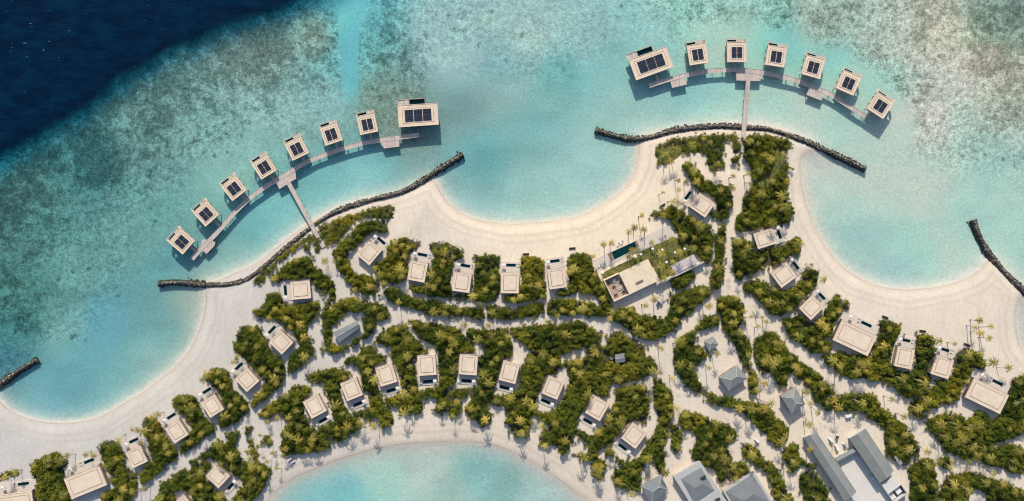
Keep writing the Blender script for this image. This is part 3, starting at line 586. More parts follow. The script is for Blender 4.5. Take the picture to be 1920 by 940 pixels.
breakwater([(1825,413),(1835,440),(1853,475),(1880,508),(1910,538),(1950,570)], 4.8, 'short dark rock breakwater leaving the right edge of the photo', 3)
breakwater([(70,675),(45,690),(15,710),(-30,745),(-80,790)], 4.2, 'black rock breakwater stub at the left edge of the photo', 4)

# ------------------------------------------------------------------ piers
def strip(P, w, z0, z1, mb, mi=0, o=(0,0)):
    n = len(P); Ls = []; 
    for i in range(n):
        a = P[max(i-1, 0)]; b = P[min(i+1, n-1)]; d = (b-a)/(np.linalg.norm(b-a)+1e-9); nn = np.array([-d[1], d[0]])
        Ls.append((P[i]+nn*w/2-o, P[i]-nn*w/2-o))
    for i in range(n-1):
        a, b = Ls[i]; c, d = Ls[i+1]
        vs = [(*a,z0),(*b,z0),(*d,z0),(*c,z0),(*a,z1),(*b,z1),(*d,z1),(*c,z1)]
        fs = [(0,3,2,1),(4,5,6,7),(0,1,5,4),(2,3,7,6),(1,2,6,5),(3,0,4,7)]
        if i > 0: fs.remove((0,1,5,4))
        if i < n-2: fs.remove((2,3,7,6))
        mb.add(vs, fs, mi)
    return Ls
PZ = 1.7
def pier(curve, plats, bridge, label):
    Pc = np.array([W(x, y, PZ) for x, y in catmull(curve, False, 4)]); c0 = Pc[len(Pc)//2]
    t = empty('boardwalk_pier', (*c0, 0)); tag(t, label, 'pier', 'timber piers of the overwater villas')
    mb = MB(); strip(Pc, 2.7, PZ-.3, PZ, mb, 0, c0); mb.build('walkway', M['pier'], t)
    for side in (1, -1):
        e = MB(); L = strip(Pc, 2.7, 0, 0, MB(), 0, c0)
        Q = np.array([q[0 if side == 1 else 1] for q in L]); strip(Q, .16, PZ, PZ+.12, e); e.build('edge_rail', M['trim'], t)
    n = 0; acc = 0
    for i in range(1, len(Pc)):
        acc += np.linalg.norm(Pc[i]-Pc[i-1])
        if acc > 4:
            acc = 0; d = Pc[i]-Pc[i-1]; d /= np.linalg.norm(d); nn = np.array([-d[1], d[0]])
            for s in (1, -1):
                p = Pc[i]+nn*s*1.1-c0; MB().cyl(p[0], p[1], -2.6, PZ-.3, .18, n=7).build('pile', M['post'], t)
    for pl in plats:
        Q = [tuple(np.array(W(x, y, PZ))-c0) for x, y in pl]
        MB().prism(Q, PZ-.32, PZ+.02).build('platform', M['pier'], t)
        for q in Q:
            cc = np.mean(Q, 0); p = cc+(np.array(q)-cc)*.88; MB().cyl(p[0], p[1], -2.6, PZ-.32, .2, n=7).build('pile', M['post'], t)
    Bw = np.array([W(x, y, PZ) for x, y in bridge]); b0 = Bw[0]
    Bs = np.array([Bw[0]+(Bw[-1]-Bw[0])*k for k in np.linspace(0, 1, 12)])
    t2 = empty('footbridge', (*b0, 0))
    tag(t2, label.replace('curved timber pier', 'straight timber footbridge to shore from the pier'), 'footbridge', 'footbridges between piers and island')
    mb = MB(); strip(Bs, 2.6, PZ-.24, PZ+.05, mb, 0, b0); mb.build('walkway', M['pier'], t2)
    for k in range(1, 8):
        d = (Bs[1]-Bs[0]); d /= np.linalg.norm(d); nn = np.array([-d[1], d[0]])
        for s in (1, -1):
            p = Bs[k]+nn*s*1.05-b0; MB().cyl(p[0], p[1], -2.6, PZ-.24, .17, n=7).build('pile', M['post'], t2)
    for side in (1, -1):
        e = MB(); d = (Bs[1]-Bs[0]); d /= np.linalg.norm(d); nn = np.array([-d[1], d[0]])
        strip(Bs+nn*side*1.3, .14, PZ+.05, PZ+.17, e, 0, b0); e.build('edge_rail', M['trim'], t2)
pier([(360,486),(376,468),(392,452),(412,431),(437,402),(468,372),(500,349),(530,331),(570,307),(605,292),(640,280),(680,269),(720,262),(786,253)],
     [[(380,449),(404,454),(402,461),(387,477),(374,464)],[(517.6,341.8),(523.7,355),(555.5,335.2),(553.6,322),(548,319.3),(535,324)],[(719.8,278.8),(749,275),(747,259.6),(712,262)]],
     [(541,343),(607,464)], 'curved timber pier linking the left arc of overwater villas')
pier([(1217,161),(1260,147.5),(1290.6,140.5),(1328,134),(1365.5,131.5),(1399.6,132.5),(1432,137),(1468,144.5),(1502,154),(1536,168),(1563,181),(1594,201),(1625,221)],
     [[(1256.6,150.6),(1285.5,145.5),(1288,159),(1260,165)],[(1380,135),(1380,151),(1425.5,152.5),(1427,138)],[(1517.5,166),(1546,173),(1539.6,189),(1512,178)]],
     [(1403,150),(1391,286)], 'curved timber pier linking the right arc of overwater villas')
pierpts = [np.array([W(x, y, PZ) for x, y in q]) for q in (
    [(360,486),(392,452),(437,402),(468,372),(500,349),(530,331),(570,307),(605,292),(640,280),(680,269),(720,262),(786,253)],
    [(1217,161),(1260,147.5),(1328,134),(1399.6,132.5),(1432,137),(1468,144.5),(1502,154),(1536,168),(1563,181),(1594,201),(1625,221)])]

FOOT = []      # building footprints (world polygons) kept free of plants
def lrect(c, th, x0, x1, y0, y1):
    ca, sa = math.cos(th), math.sin(th)
    return np.array([(c[0]+x*ca-y*sa, c[1]+x*sa+y*ca) for x, y in ((x0,y0),(x1,y0),(x1,y1),(x0,y1))])
ORD = ['first','second','third','fourth','fifth','sixth','seventh','eighth','ninth','tenth']

# ------------------------------------------------------------------ overwater villas
def overwater(px, py, phi, w, dep, label, big=False, link=True):
    RZ = 5.3; c = np.array(W(px, py, RZ)); th = -math.radians(phi)
    w *= S*(H-RZ)/H; dep *= S*(H-RZ)/H                       # dep = roof + outer terrace
    tz = 2.7; ter = 4.0 if big else 2.3
    t = empty('overwater_villa', (*c, 0), th)
    tag(t, label, 'villa', 'overwater villas with solar roofs')
    y1 = dep/2 if not big else dep/2+ter; yr = y1-ter; y0 = -dep/2   # roof spans y0..yr
    # decking slab
    x0, x1 = -w/2, w/2
    tx1 = x0+w*.69 if big else x1-.25
    mb = MB().box(x0+.35, x1-.35, y0+.5, yr-.3, tz-.45, tz); mb.build('floor_slab', M['deck'], t)
    mb = MB(); px0 = x0+w*.28 if big else x0+.3
    if big:
        mb.box(x0+.1, px0, yr-.3, y1-.15, tz-.35, tz); mb.build('terrace', M['deck'], t)
        pool = (px0, tx1, yr+.3, y1-.15)
    else:
        pm = x0+w*.55
        mb.box(pm, x1-.3, yr-.3, y1-.1, tz-.35, tz); mb.build('terrace', M['deck'], t)
        pool = (x0+.3, pm, yr-.1, y1-.1)
    pl = MB().ring(*pool, .22, tz-1.1, tz+.12).build('plunge_pool', M['trim'], t)
    MB().box(pool[0]+.22, pool[1]-.22, pool[2]+.22, pool[3]-.22, tz-1.1, tz-.95).build('pool_floor', M['pooltile'], pl)
    MB().box(pool[0]+.22, pool[1]-.22, pool[2]+.22, pool[3]-.22, tz-.35, tz-.28).build('pool_water', M['poolwater'], pl)
    # thin white frame that closes the terrace
    fr = MB(); fr.box(x0, x0+.18, yr, y1, tz, RZ-2.3 if big else RZ-.5); fr.box(x0, (tx1 if big else x1), y1-.18, y1, (RZ-2.6 if big else RZ-.6), RZ-2.3 if big else RZ-.3)
    if not big: fr.box(x1-.25, x1, yr, y1, tz, RZ-.3)
    else: fr.box(tx1-.22, tx1, yr, y1, RZ-2.6, RZ-2.3)
    fr.build('terrace_frame', M['roof'], t)
    # walls
    wl = MB().box(x0+.9, x1-.9, y0+1.1, yr-1.2, tz, RZ-.5); wo_ = wl.build('wall', M['timber'], t)
    for k, (a, b) in enumerate(((x0+1.3, -.4), (.4, x1-1.3))):
        MB().box(a, b, yr-1.25, yr-1.12, tz+.1, RZ-.9).build('window', M['glass'], t)
    MB().box(-.6, .6, y0+1.02, y0+1.13, tz, tz+2.3).build('door', M['brown'], t)
    MB().box(x0+.85, x0+.93, y0+2.5, y0+5.5, tz+.8, tz+2.4).build('window', M['glass'], t)
    MB().box(x1-.93, x1-.85, y0+2.5, y0+5.5, tz+.8, tz+2.4).build('window', M['glass'], t)
    # roof: slab, lip, dark channel, inner panel
    rf = MB().box(x0, x1, y0, yr, RZ-.55, RZ).build('roof', M['roof'], t)
    MB().ring(x0, x1, y0, yr, .3, RZ+.002, RZ+.16).build('parapet', M['roof'], rf)
    pw, pd = (50*S, 22.5*S) if big else (20.5*S, 20.5*S)
    if big: pw *= 1.0; pd *= 1.0
    cy = (y0+yr)/2-(.1 if big else .35)
    MB().ring(-pw/2-1.35 if big else -pw/2-.95, pw/2+1.35 if big else pw/2+.95, cy-pd/2-.9, cy+pd/2+.9, .22, RZ+.003, RZ+.03).build('roof_channel', M['groove'], rf)
    MB().box(-pw/2-1.1 if big else -pw/2-.7, pw/2+1.1 if big else pw/2+.7, cy-pd/2-.66, cy+pd/2+.66, RZ+.003, RZ+.09).build('roof_panel', M['roof_in'], rf)
    nx_ = 3 if big else 2; g = .34
    for i in range(nx_):
        for j in range(2):
            a = -pw/2+pw/nx_*i; b = cy-pd/2+pd/2*j
            bw_, bd_ = pw/nx_-g, pd/2-g
            s_ = MB().box(-bw_/2, bw_/2, -bd_/2, bd_/2, 0, .12).build('solar_panel', M['solar'], rf)
            s_.location = (a+pw/nx_/2, b+pd/4, RZ+.22)
    # stilts
    for i in range(4 if big else 3):
        for j in range(3):
            xx = x0+1+(w-2)/(3 if big else 2)*i; yy = y0+1.2+(yr-y0-2.4)/2*j
            MB().cyl(xx, yy, -2.4, tz-.45, .22, n=7).build('stilt', M['post'], t)
    # entry walkway to the pier
    if link:
        ca, sa = math.cos(th), math.sin(th); xl = .0 if not big else 1.5
        p = c+np.array([xl*ca-y0*sa, xl*sa+y0*ca]); best = 1e9
        dvec = np.array([sa, -ca])                            # local -y
        for Pp in pierpts:
            for k in range(len(Pp)-1):
                for q in np.linspace(0, 1, 12):
                    r = Pp[k]+(Pp[k+1]-Pp[k])*q-p; along = r@dvec; side = abs(r@np.array([ca, sa]))
                    if side < 1.2 and 0 < along < best: best = along
        if best < 40: MB().box(xl-.85, xl+.85, y0-best+1.3, y0+1.1, PZ-.25, PZ+.03).build('entry_walkway', M['pier'], t)
    return t
def poolwater():
    m, nt, out = newmat('pool_water'); N = NT(nt)
    t = N.n('ShaderNodeBsdfTransparent'); t.inputs[0].default_value = (.5,.8,.82,1)
    g = N.n('ShaderNodeBsdfGlossy'); g.inputs['Roughness'].default_value = .05
    mx = N.n('ShaderNodeMixShader'); N.l(thinfresnel(N), mx.inputs[0]); N.l(t.outputs[0], mx.inputs[1]); N.l(g.outputs[0], mx.inputs[2])
    N.l(mx.outputs[0], out.inputs[0]); return m
M['poolwater'] = poolwater()
LEFT = [(337.5,450.6,-49),(383.5,398,-42),(436,350,-38),(493,310,-32),(554.5,275,-26),(619.6,248,-19),(688,229,-12)]
for i, (x, y, a) in enumerate(LEFT):
    overwater(x, y, a, 34, 43, f'small overwater villa with solar roof, {ORD[i]} from the lower left along the left pier')
overwater(784, 216, -4, 75, 41, 'large overwater villa with long solar roof at the right end of the left pier', big=True)
RIGHT = [(1307.6,98,-9),(1381.5,94,0),(1456,102,9),(1526,122,16),(1592.7,152,24),(1653,195,33)]
for i, (x, y, a) in enumerate(RIGHT):
    overwater(x, y, a, 36, 45, f'small overwater villa with solar roof, {ORD[i]} small one from left along the right pier')
overwater(1221, 119, -20, 75, 41, 'large overwater villa with long tilted solar roof at the left end of the right pier', big=True)

# ------------------------------------------------------------------ beach villas
def parasol(loc, rz, label, r=1.05, square=True, h=2.5, group='parasols on the villa decks', cat='parasol', cm=None):
    t = empty('parasol', loc, rz); tag(t, label, cat, group)
    n = 4 if square else 10; a0 = math.pi/4 if square else 0; rr = r*(1.41 if square else 1)
    vs = [(rr*math.cos(a0+2*math.pi*i/n), rr*math.sin(a0+2*math.pi*i/n), h-.35) for i in range(n)]+[(0,0,h)]
    vs += [(rr*.98*math.cos(a0+2*math.pi*i/n), rr*.98*math.sin(a0+2*math.pi*i/n), h-.55) for i in range(n)]
    fs = [(i,(i+1)%n,n) for i in range(n)]+[(n+1+i,n+1+(i+1)%n,(i+1)%n,i) for i in range(n)]
    MB().add(vs, fs).build('canopy', cm or M['white'], t)
    MB().cyl(0, 0, 0, h-.05, .05, n=6).build('pole', M['metal'], t)
    MB().cyl(0, 0, 0, .1, .35, n=8).build('base', M['metal'], t)
def lounger(loc, rz, label, group, mat=None, cat='sun lounger'):
    t = empty('sun_lounger', loc, rz); tag(t, label, cat, group)
    MB().box(-.33, .33, -.95, .95, .22, .30).build('frame', M['brown'], t)
    MB().box(-.31, .31, -.93, .35, .303, .42).build('mattress', mat or M['white'], t)
    MB().add([(-.31,.36,.32),(.31,.36,.32),(.31,.93,.72),(-.31,.93,.72),(-.31,.36,.42),(.31,.36,.42),(.31,.9,.82),(-.31,.9,.82)],
             [(3,2,1,0),(4,5,6,7),(0,1,5,4),(1,2,6,5),(2,3,7,6),(3,0,4,7)]).build('backrest', mat or M['white'], t)
    for a in (-.28, .28):
        for b in (-.8, .8): MB().box(a-.03, a+.03, b-.03, b+.03, 0, .22).build('leg', M['brown'], t)
    return t
def beachvilla(px, py, phi, w, dep, which, big=False, kind='above', parasol_ok=True):
    RZ = 5.0; c = np.array(W(px, py, RZ)); th = -math.radians(phi); k = S*(H-RZ)/H; w *= k; dep *= k
    t = empty('beach_villa', (*c, GZ), th)
    tag(t, f'{"wide" if big else "square"} cream villa with plunge pool, {which}', 'villa', 'beach villas among the thickets')
    x0, x1, y0, y1 = -w/2, w/2, -dep/2, dep/2; z = RZ-GZ
    D_ = 20*S if not big else 19*S
    ext = .7
    MB().box(x0-.3, x1+ext, y0+.2, y1-.2, -.3, .22).build('plinth', M['pave'], t)
    dk = MB(); px0, px1 = (-2.6, 3.6) if not big else (-1.2, 7.2)
    if big: px0, px1 = 1.0, 8.2
    py0, py1 = y1+D_*.50, y1+D_*.50+2.1
    dx0, dx1 = x0-.4, x1+1.0
    dk.box(dx0, dx1, y1-.2, py0, -.3, .25).box(dx0, px0, py0, py1, -.3, .25).box(px1, dx1, py0, py1, -.3, .25).box(dx0, dx1, py1, y1+D_, -.3, .25)
    dk.build('terrace', M['pave'], t)
    pl = MB().ring(px0, px1, py0, py1, .18, -.3, .31).build('plunge_pool', M['trim'], t)
    MB().box(px0+.18, px1-.18, py0+.18, py1-.18, -.1, .11).build('pool_floor', M['pooltile'], pl)
    MB().box(px0+.18, px1-.18, py0+.18, py1-.18, .14, .2).build('pool_water', M['poolwater'], pl)
    MB().box(x0+.6, x1-.6, y0+.6, y1-1.8, .22, z-.5).build('wall', M['wall'], t)
    MB().box(x0+.05, x0+.25, y0+.2, y1+.4, .22, z-.8).build('screen_wall', M['timber'], t)
    MB().box(x1-.25, x1-.05, y0+.2, y1+.4, .22, z-.8).build('screen_wall', M['timber'], t)
    for a, b in ((x0+1, -.3), (.3, x1-1)): MB().box(a, b, y1-1.81, y1-1.7, .3, z-.9).build('window', M['glass'], t)
    MB().box(-.6, .6, y0+.5, y0+.61, .22, 2.5).build('door', M['brown'], t)
    rf = MB().box(x0, x1, y0, y1, z-.5, z).build('roof', M['roof'], t)
    MB().ring(x0, x1, y0, y1, .22, z+.002, z+.13).build('parapet', M['roof'], rf)
    i_ = .145*min(w, dep)
    MB().ring(x0+i_, x1-i_, y0+i_, y1-i_, .3, z+.003, z+.03).build('roof_channel', M['groove'], rf)
    MB().box(x0+i_+.3, x1-i_-.3, y0+i_+.3, y1-i_-.3, z+.003, z+.16).build('roof_panel', M['roof_in'], rf)
    FOOT.append(lrect(c, th, x0-1.0, x1+1.3, y0-.8, y1+D_+.6))
    ca, sa = math.cos(th), math.sin(th); L = lambda x, y: (c[0]+x*ca-y*sa, c[1]+x*sa+y*ca, GZ+.25)
    if parasol_ok:
        parasol(L(-w*.36 if not big else -w*.30, (py0+py1)/2-.2), th+.2, f'square parasol of the villa {which}')
    for q in (0, 1):
        lounger(L(px1+.9+q*.9 if not big else px0-1.2-q*1.0, (py0+py1)/2), th+math.pi*0, f'{"near" if q == 0 else "far"} lounger of the villa {which}', 'sun loungers on villa terraces')
    # planting box between roof and pool
    return t
CEN = 'central beach row'
for i, (x, y, a, w, d) in enumerate([(692,474.5,40,31,35),(783,509,11,33,37),(866,529.5,8,33,36),(956,530.5,1,34,39),(1044,522,-8,32,38)]):
    beachvilla(x, y, a, w, d, f'{ORD[i]} from left in the {CEN}')
for i, (x, y, a, w, d, b) in enumerate([(27,946,-8,71,41,1),(160,904,-22,71,41,1),(256,857,-25,30,33,0),(331,809.5,-33,31,34,0),(398,761.5,-32,30,34,0),(463,712.5,-42,31,34,0),(527,642,-46,31,34,0),(563.5,544,-95,34,37,0)]):
    beachvilla(x, y, a, w, d, f'{ORD[i]} from left in the left beach row', big=bool(b))
for i, (x, y, a, w, d) in enumerate([(408,893,133,31,34),(590,762,152,32,36),(659,730,158,32,36),(724,703,163,33,37),(800.5,685,176,34,38),(878,684,184,34,38),(955,698,194,32,38),(1037,727,203,32,36),(1120,766,210,32,37),(1189,817,217,34,37)]):
    beachvilla(x, y, a, w, d, f'{ORD[i]} from left in the lower row', kind='below')
beachvilla(343, 951, 140, 31, 34, 'cut by the bottom edge left of the lower row', kind='below')
for i, (x, y, a, w, d, b) in enumerate([(1317,385,-55,33,35,0),(1434.5,447.5,72,30,37,0),(1470,516,53,33,37,0),(1522,577,45,31,36,0),(1603,634,25,72,42,1),(1696,671,12,32,38,0),(1767,688,17,34,38,0),(1851,743,26,72,40,1)]):
    beachvilla(x, y, a, w, d, f'{ORD[i]} from top in the right row', big=bool(b))

# ------------------------------------------------------------------ grey roofed buildings
def wallsof(mb, Q, z0, z1, inset): 
    Q = np.array(Q); c = Q.mean(0); e = [np.linalg.norm(Q[1]-Q[0]), np.linalg.norm(Q[2]-Q[1])]
    a = (Q[1]-Q[0])/e[0]; b = (Q[2]-Q[1])/e[1]
    R = [c+a*(e[0]/2-inset)*i+b*(e[1]/2-inset)*j for i, j in ((-1,-1),(1,-1),(1,1),(-1,1))]
    return mb.prism([tuple(r) for r in R], z0, z1), a, b, e
def roofed(name, label, cat, quad, ez, rise, style, rmat, wmat, group=None, inset=.8, ridge=.5, open_=False):
    Q = np.array([W(x, y, ez) for x, y in quad]); c = Q.mean(0); Q = Q-c
    t = empty(name, (*c, GZ)); tag(t, label, cat, group); FOOT.append((Q*1.06)+c); z = ez-GZ
    wm, a, b, e = wallsof(MB(), Q, -.2, z-.15, inset)
    if e[0] < e[1]: Q = np.roll(Q, -1, 0); a, b = b, -a; e = [e[1], e[0]]
    if open_:
        for i, j in ((-1,-1),(1,-1),(1,1),(-1,1)):
            p = a*(e[0]/2-inset)*i+b*(e[1]/2-inset)*j
            MB().cyl(p[0], p[1], -.2, z-.1, .16, n=8).build('post', M['brown'], t)
        MB().prism([tuple(a*(e[0]/2-inset)*i+b*(e[1]/2-inset)*j) for i, j in ((-1,-1),(1,-1),(1,1),(-1,1))], -.2, .15).build('floor', M['deck'], t)
    else:
        wm.build('wall', wmat, t)
        nw = max(1, int(e[0]/5))
        for k in range(nw):
            for s in (-1, 1):
                u = (-.5+(k+.5)/nw)*(e[0]-2*inset); p = a*u+b*s*(e[1]/2-inset+.04)
                MB().obox(tuple(p), a, 1.6, .1, .9, min(2.3, z-.5)).build('window', M['glass'], t)
        p = a*(e[0]/2-inset+.04); MB().obox(tuple(p), b, 1.2, .1, 0, 2.1).build('door', M['brown'], t)
    th = .18
    q = [tuple(v) for v in Q]
    if style == 'flat':
        r = MB().prism(q, z-.3, z).build('roof', rmat, t)
        ins = [tuple(np.array(v)*.9) for v in q]
        return t
    if style == 'gable': r0 = (Q[0]+Q[3])/2; r1 = (Q[1]+Q[2])/2
    else:
        r0 = (Q[0]+Q[3])/2; r1 = (Q[1]+Q[2])/2; m_ = (r0+r1)/2; r0 = m_+(r0-m_)*ridge; r1 = m_+(r1-m_)*ridge
    vs = [(*v, z) for v in q]+[(*r0, z+rise), (*r1, z+rise)]+[(*v, z-th) for v in q]
    fs = [(0,1,5,4),(2,3,4,5),(3,0,4),(1,2,5),(9,8,7,6),(0,6,7,1),(1,7,8,2),(2,8,9,3),(3,9,6,0)]
    r = MB().add(vs, fs).build('roof', rmat, t)
    cap = MB()
    def bar(p, q2, w_=.28):
        p = np.array(p); q2 = np.array(q2); d = q2-p; L = np.linalg.norm(d); d = d/L; s = np.cross(d, (0,0,1)); s /= np.linalg.norm(s)+1e-9
        u = np.array((0,0,.07)); vs = [p+s*w_/2-u, p-s*w_/2-u, q2-s*w_/2-u, q2+s*w_/2-u, p+s*w_/2+u, p-s*w_/2+u, q2-s*w_/2+u, q2+s*w_/2+u]
        cap.add([tuple(v) for v in vs], [(3,2,1,0),(4,5,6,7),(0,1,5,4),(1,2,6,5),(2,3,7,6),(3,0,4,7)])
    bar((*r0, z+rise), (*r1, z+rise))
    if style == 'hip':
        for i, rr in ((0,r0),(3,r0),(1,r1),(2,r1)): bar((*q[i], z), (*rr, z+rise))
    cap.build('ridge_cap', M['trim'], r)
    return t
roofed('storage_shed','long narrow blue-grey shed ringed by green arcs at left','shed',[(625,623),(669,602),(676,613.5),(635.5,643)],4.2,.7,'gable',M['greyroof2'],M['wall'])
roofed('service_shed','small pale grey flat shed beside a white tank in the middle thicket','shed',[(1152.5,665),(1171,662),(1172.5,679),(1154,681)],3.8,.5,'gable',M['greyroof2'],M['wall'])
roofed('garden_hut','smallest grey hip-roofed hut at the top of the sandy garden','hut',[(1319,639),(1337,631),(1348,647),(1330,659)],3.9,.9,'hip',M['greyroof'],M['timber'],'grey hip-roofed huts',ridge=.25)
roofed('garden_hut','middle grey hip-roofed hut on sand above the long green arc','hut',[(1348,707.5),(1381.5,684.5),(1402,709.5),(1366.5,733)],5.5,1.5,'hip',M['greyroof'],M['timber'],'grey hip-roofed huts',ridge=.3)
roofed('garden_hut','lowest grey hip-roofed hut with shade all round, right of the palms','hut',[(1464,744),(1490.6,725.7),(1510,758),(1484.5,776)],6.5,1.7,'hip',M['greyroof'],M['timber'],'grey hip-roofed huts',ridge=.3)
roofed('service_building','longest pale grey gabled building sloping down to the bottom edge','building',[(1507,820.7),(1531,810),(1606,922),(1583.6,940)],5.8,1.2,'gable',M['greyroof'],M['trim'],'long grey service buildings')
roofed('service_building','grey gabled building right of the white courtyard','building',[(1592,822.6),(1622.6,803.6),(1676,883),(1649.7,906.7)],6.0,1.3,'gable',M['greyroof'],M['trim'],'long grey service buildings')
roofed('link_roof','small grey link roof joining the two long grey buildings','building',[(1566,859),(1604,839),(1606.5,849),(1570,869)],4.4,.5,'gable',M['greyroof'],M['trim'])
roofed('grey_pavilion','grey hip-roofed pavilion at the bottom beside the lagoon thicket','pavilion',[(1201,911),(1239,890),(1252,917),(1222,948)],5.5,1.7,'hip',M['greyroof2'],M['wall'],ridge=.3)
roofed('tool_shed','narrow pale shed tucked into the thicket above the bottom pavilion','shed',[(1210,870),(1219,868),(1220,888),(1210,889)],3.4,.3,'gable',M['greyroof'],M['wall'],inset=.4)

def lodge(label, frame, inner, ez, slots):
    F_ = np.array([W(x, y, ez) for x, y in frame]); c = F_.mean(0); FOOT.append(F_)
    t = empty('grey_lodge', (*c, GZ)); tag(t, label, 'building', 'grey lodges at the bottom edge'); z = ez-GZ
    MB().prism([tuple(p) for p in (F_-c)*.96], -.2, z-.35).build('wall', M['wall'], t)
    MB().prism([tuple(p) for p in F_-c], z-.345, z).build('flat_roof', M['trim'], t)
    I = np.array([W(x, y, ez) for x, y in inner])-c
    r0 = (I[0]+I[3])/2; r1 = (I[1]+I[2])/2; m_ = (r0+r1)/2; r0 = m_+(r0-m_)*.35; r1 = m_+(r1-m_)*.35
    vs = [(*v, z+.25) for v in I]+[(*r0, z+1.7), (*r1, z+1.7)]+[(*v, z+.003) for v in I]
    r = MB().add(vs, [(0,1,5,4),(2,3,4,5),(3,0,4),(1,2,5),(0,6,7,1),(1,7,8,2),(2,8,9,3),(3,9,6,0)]).build('roof', M['greyroof2'], t)
    for (x, y, L, wd) in slots:
        p = np.array(W(x, y, ez+1))-c; a = I[1]-I[0]
        MB().obox(tuple(p), a, L*S, wd*S, z+.9, z+1.9).build('skylight', M['glass'], t)
    d = (F_[1]-F_[0]); d /= np.linalg.norm(d); p = (F_[0]+F_[3])/2-c
    MB().obox(tuple(p*.975), (F_[3]-F_[0]), 3, .15, 0, 2.4).build('window', M['glass'], t)
lodge('left grey lodge with hip roof inside a pale flat roof frame', [(1262,893),(1312,864),(1368,948),(1318,982)], [(1277,898),(1314,877),(1339,919),(1302,944)], 5.6, [(1318,895,10,4),(1345,937,10,5)])
lodge('right grey lodge with broad dark blue-grey roof at the bottom edge', [(1355,921),(1413,883),(1450,942),(1392,982)], [(1361,922),(1411,889),(1443,940),(1393,974)], 5.4, [])
# concrete block with tarpaulin and stacked containers
Qb = np.array([W(x, y, 4.6) for x, y in [(1652,909.5),(1677,891),(1703.5,923.6),(1676,945)]]); cb = Qb.mean(0); FOOT.append(Qb*1.0)
t = empty('utility_block', (*cb, GZ)); tag(t, 'small pale concrete block with open dark machinery bay, bottom right yard', 'building')
a_ = Qb[1]-Qb[0]; a_ /= np.linalg.norm(a_); b_ = Qb[3]-Qb[0]; Lb = np.linalg.norm(b_); b_ /= Lb; La = np.linalg.norm(Qb[1]-Qb[0])
q_ = lambda u, v: tuple(-a_*La/2-b_*Lb/2+a_*u*La+b_*v*Lb)
MB().prism([q_(0,0), q_(1,0), q_(1,.52), q_(0,.52)], -.2, 3.3).build('wall', M['trim'], t)
MB().prism([q_(0,.0), q_(1,.0), q_(1,.52), q_(0,.52)], 3.31, 3.42).build('roof', M['court'], t)
MB().prism([q_(0,.521), q_(1,.521), q_(1,1), q_(0,1)], -.2, .1).build('bay_floor', M['groove'], t)
for (u0, v0, u1, v1) in ((0,.97,1,1),(0,.522,.03,.97),(.97,.522,1,.97)):
    MB().prism([q_(u0,v0), q_(u1,v0), q_(u1,v1), q_(u0,v1)], .1, 3.3).build('parapet_wall', M['trim'], t)
def atblk(name, label, cat, u, v, L, Wd, h, z0, mat, mat2=None):
    p = np.array(q_(u, v))+cb; o = empty(name, (p[0], p[1], GZ+z0)); tag(o, label, cat)
    MB().obox((0,0), a_, L, Wd, 0, h*.85).build('casing', mat, o)
    MB().obox((0,0), a_, L*.9, Wd*.85, h*.85, h).build('lid', mat2 or mat, o)
atblk('cooling_unit', 'teal-edged white cooling unit in the open bay of the concrete block', 'cooling unit', .68, .74, 4.0, 4.0, 1.6, .1, M['teal'], M['vehicle'])
for k in range(4):
    atblk('storage_crate', f'{ORD[k]} pale crate from top in the open bay of the concrete block', 'crate', .2+.0*k, .59+.10*k, 3.4, .9, 1.2, .1, M['vehicle'])

# ------------------------------------------------------------------ restaurant, pool, lawn, pavilion
RZ_ = 5.3
Qr = np.array([W(x, y, RZ_) for x, y in [(1131,525.5),(1214.5,485.5),(1236.5,527.5),(1151,566)]]); cr_ = Qr.mean(0); FOOT.append(Qr)
t = empty('restaurant', (*cr_, GZ)); tag(t, 'largest cream building with open furnished terrace at its left end, by the lawn', 'restaurant')
a_ = Qr[1]-Qr[0]; La = np.linalg.norm(a_); a_ /= La; b_ = Qr[3]-Qr[0]; Lb = np.linalg.norm(b_); b_ /= Lb
q_ = lambda u, v: tuple(-(a_*La+b_*Lb)/2+a_*u*La+b_*v*Lb)
z = RZ_-GZ; tanroof = plain('tan_roof', (.66,.545,.40), .85, .14, .2, 1.2); sp = .345
rc = lambda u0, v0, u1, v1: [q_(u0,v0), q_(u1,v0), q_(u1,v1), q_(u0,v1)]
MB().prism(rc(sp,0,1,1), z-.45, z).build('roof', tanroof, t)
MB().prism(rc(sp+.01,.05,.985,.96), -.2, z-.46).build('wall', M['wall'], t)
MB().prism(rc(.02,.03,sp+.01,.97), -.2, z-2.6).build('terrace_floor', M['redwood'], t)
for r_ in ((0,0,sp,.035),(0,.965,sp,1),(0,.035,.02,.965)): MB().prism(rc(*r_), -.2, z).build('terrace_wall', M['roof'], t)
MB().prism(rc(.56,.66,.72,.73), z+.003, z+.5).build('roof_vent', M['groove'], t)
for k in range(6): MB().prism(rc(.40+.095*k,-.0+.035,.47+.095*k,.05), .2, z-1.2).build('window', M['glass'], t)
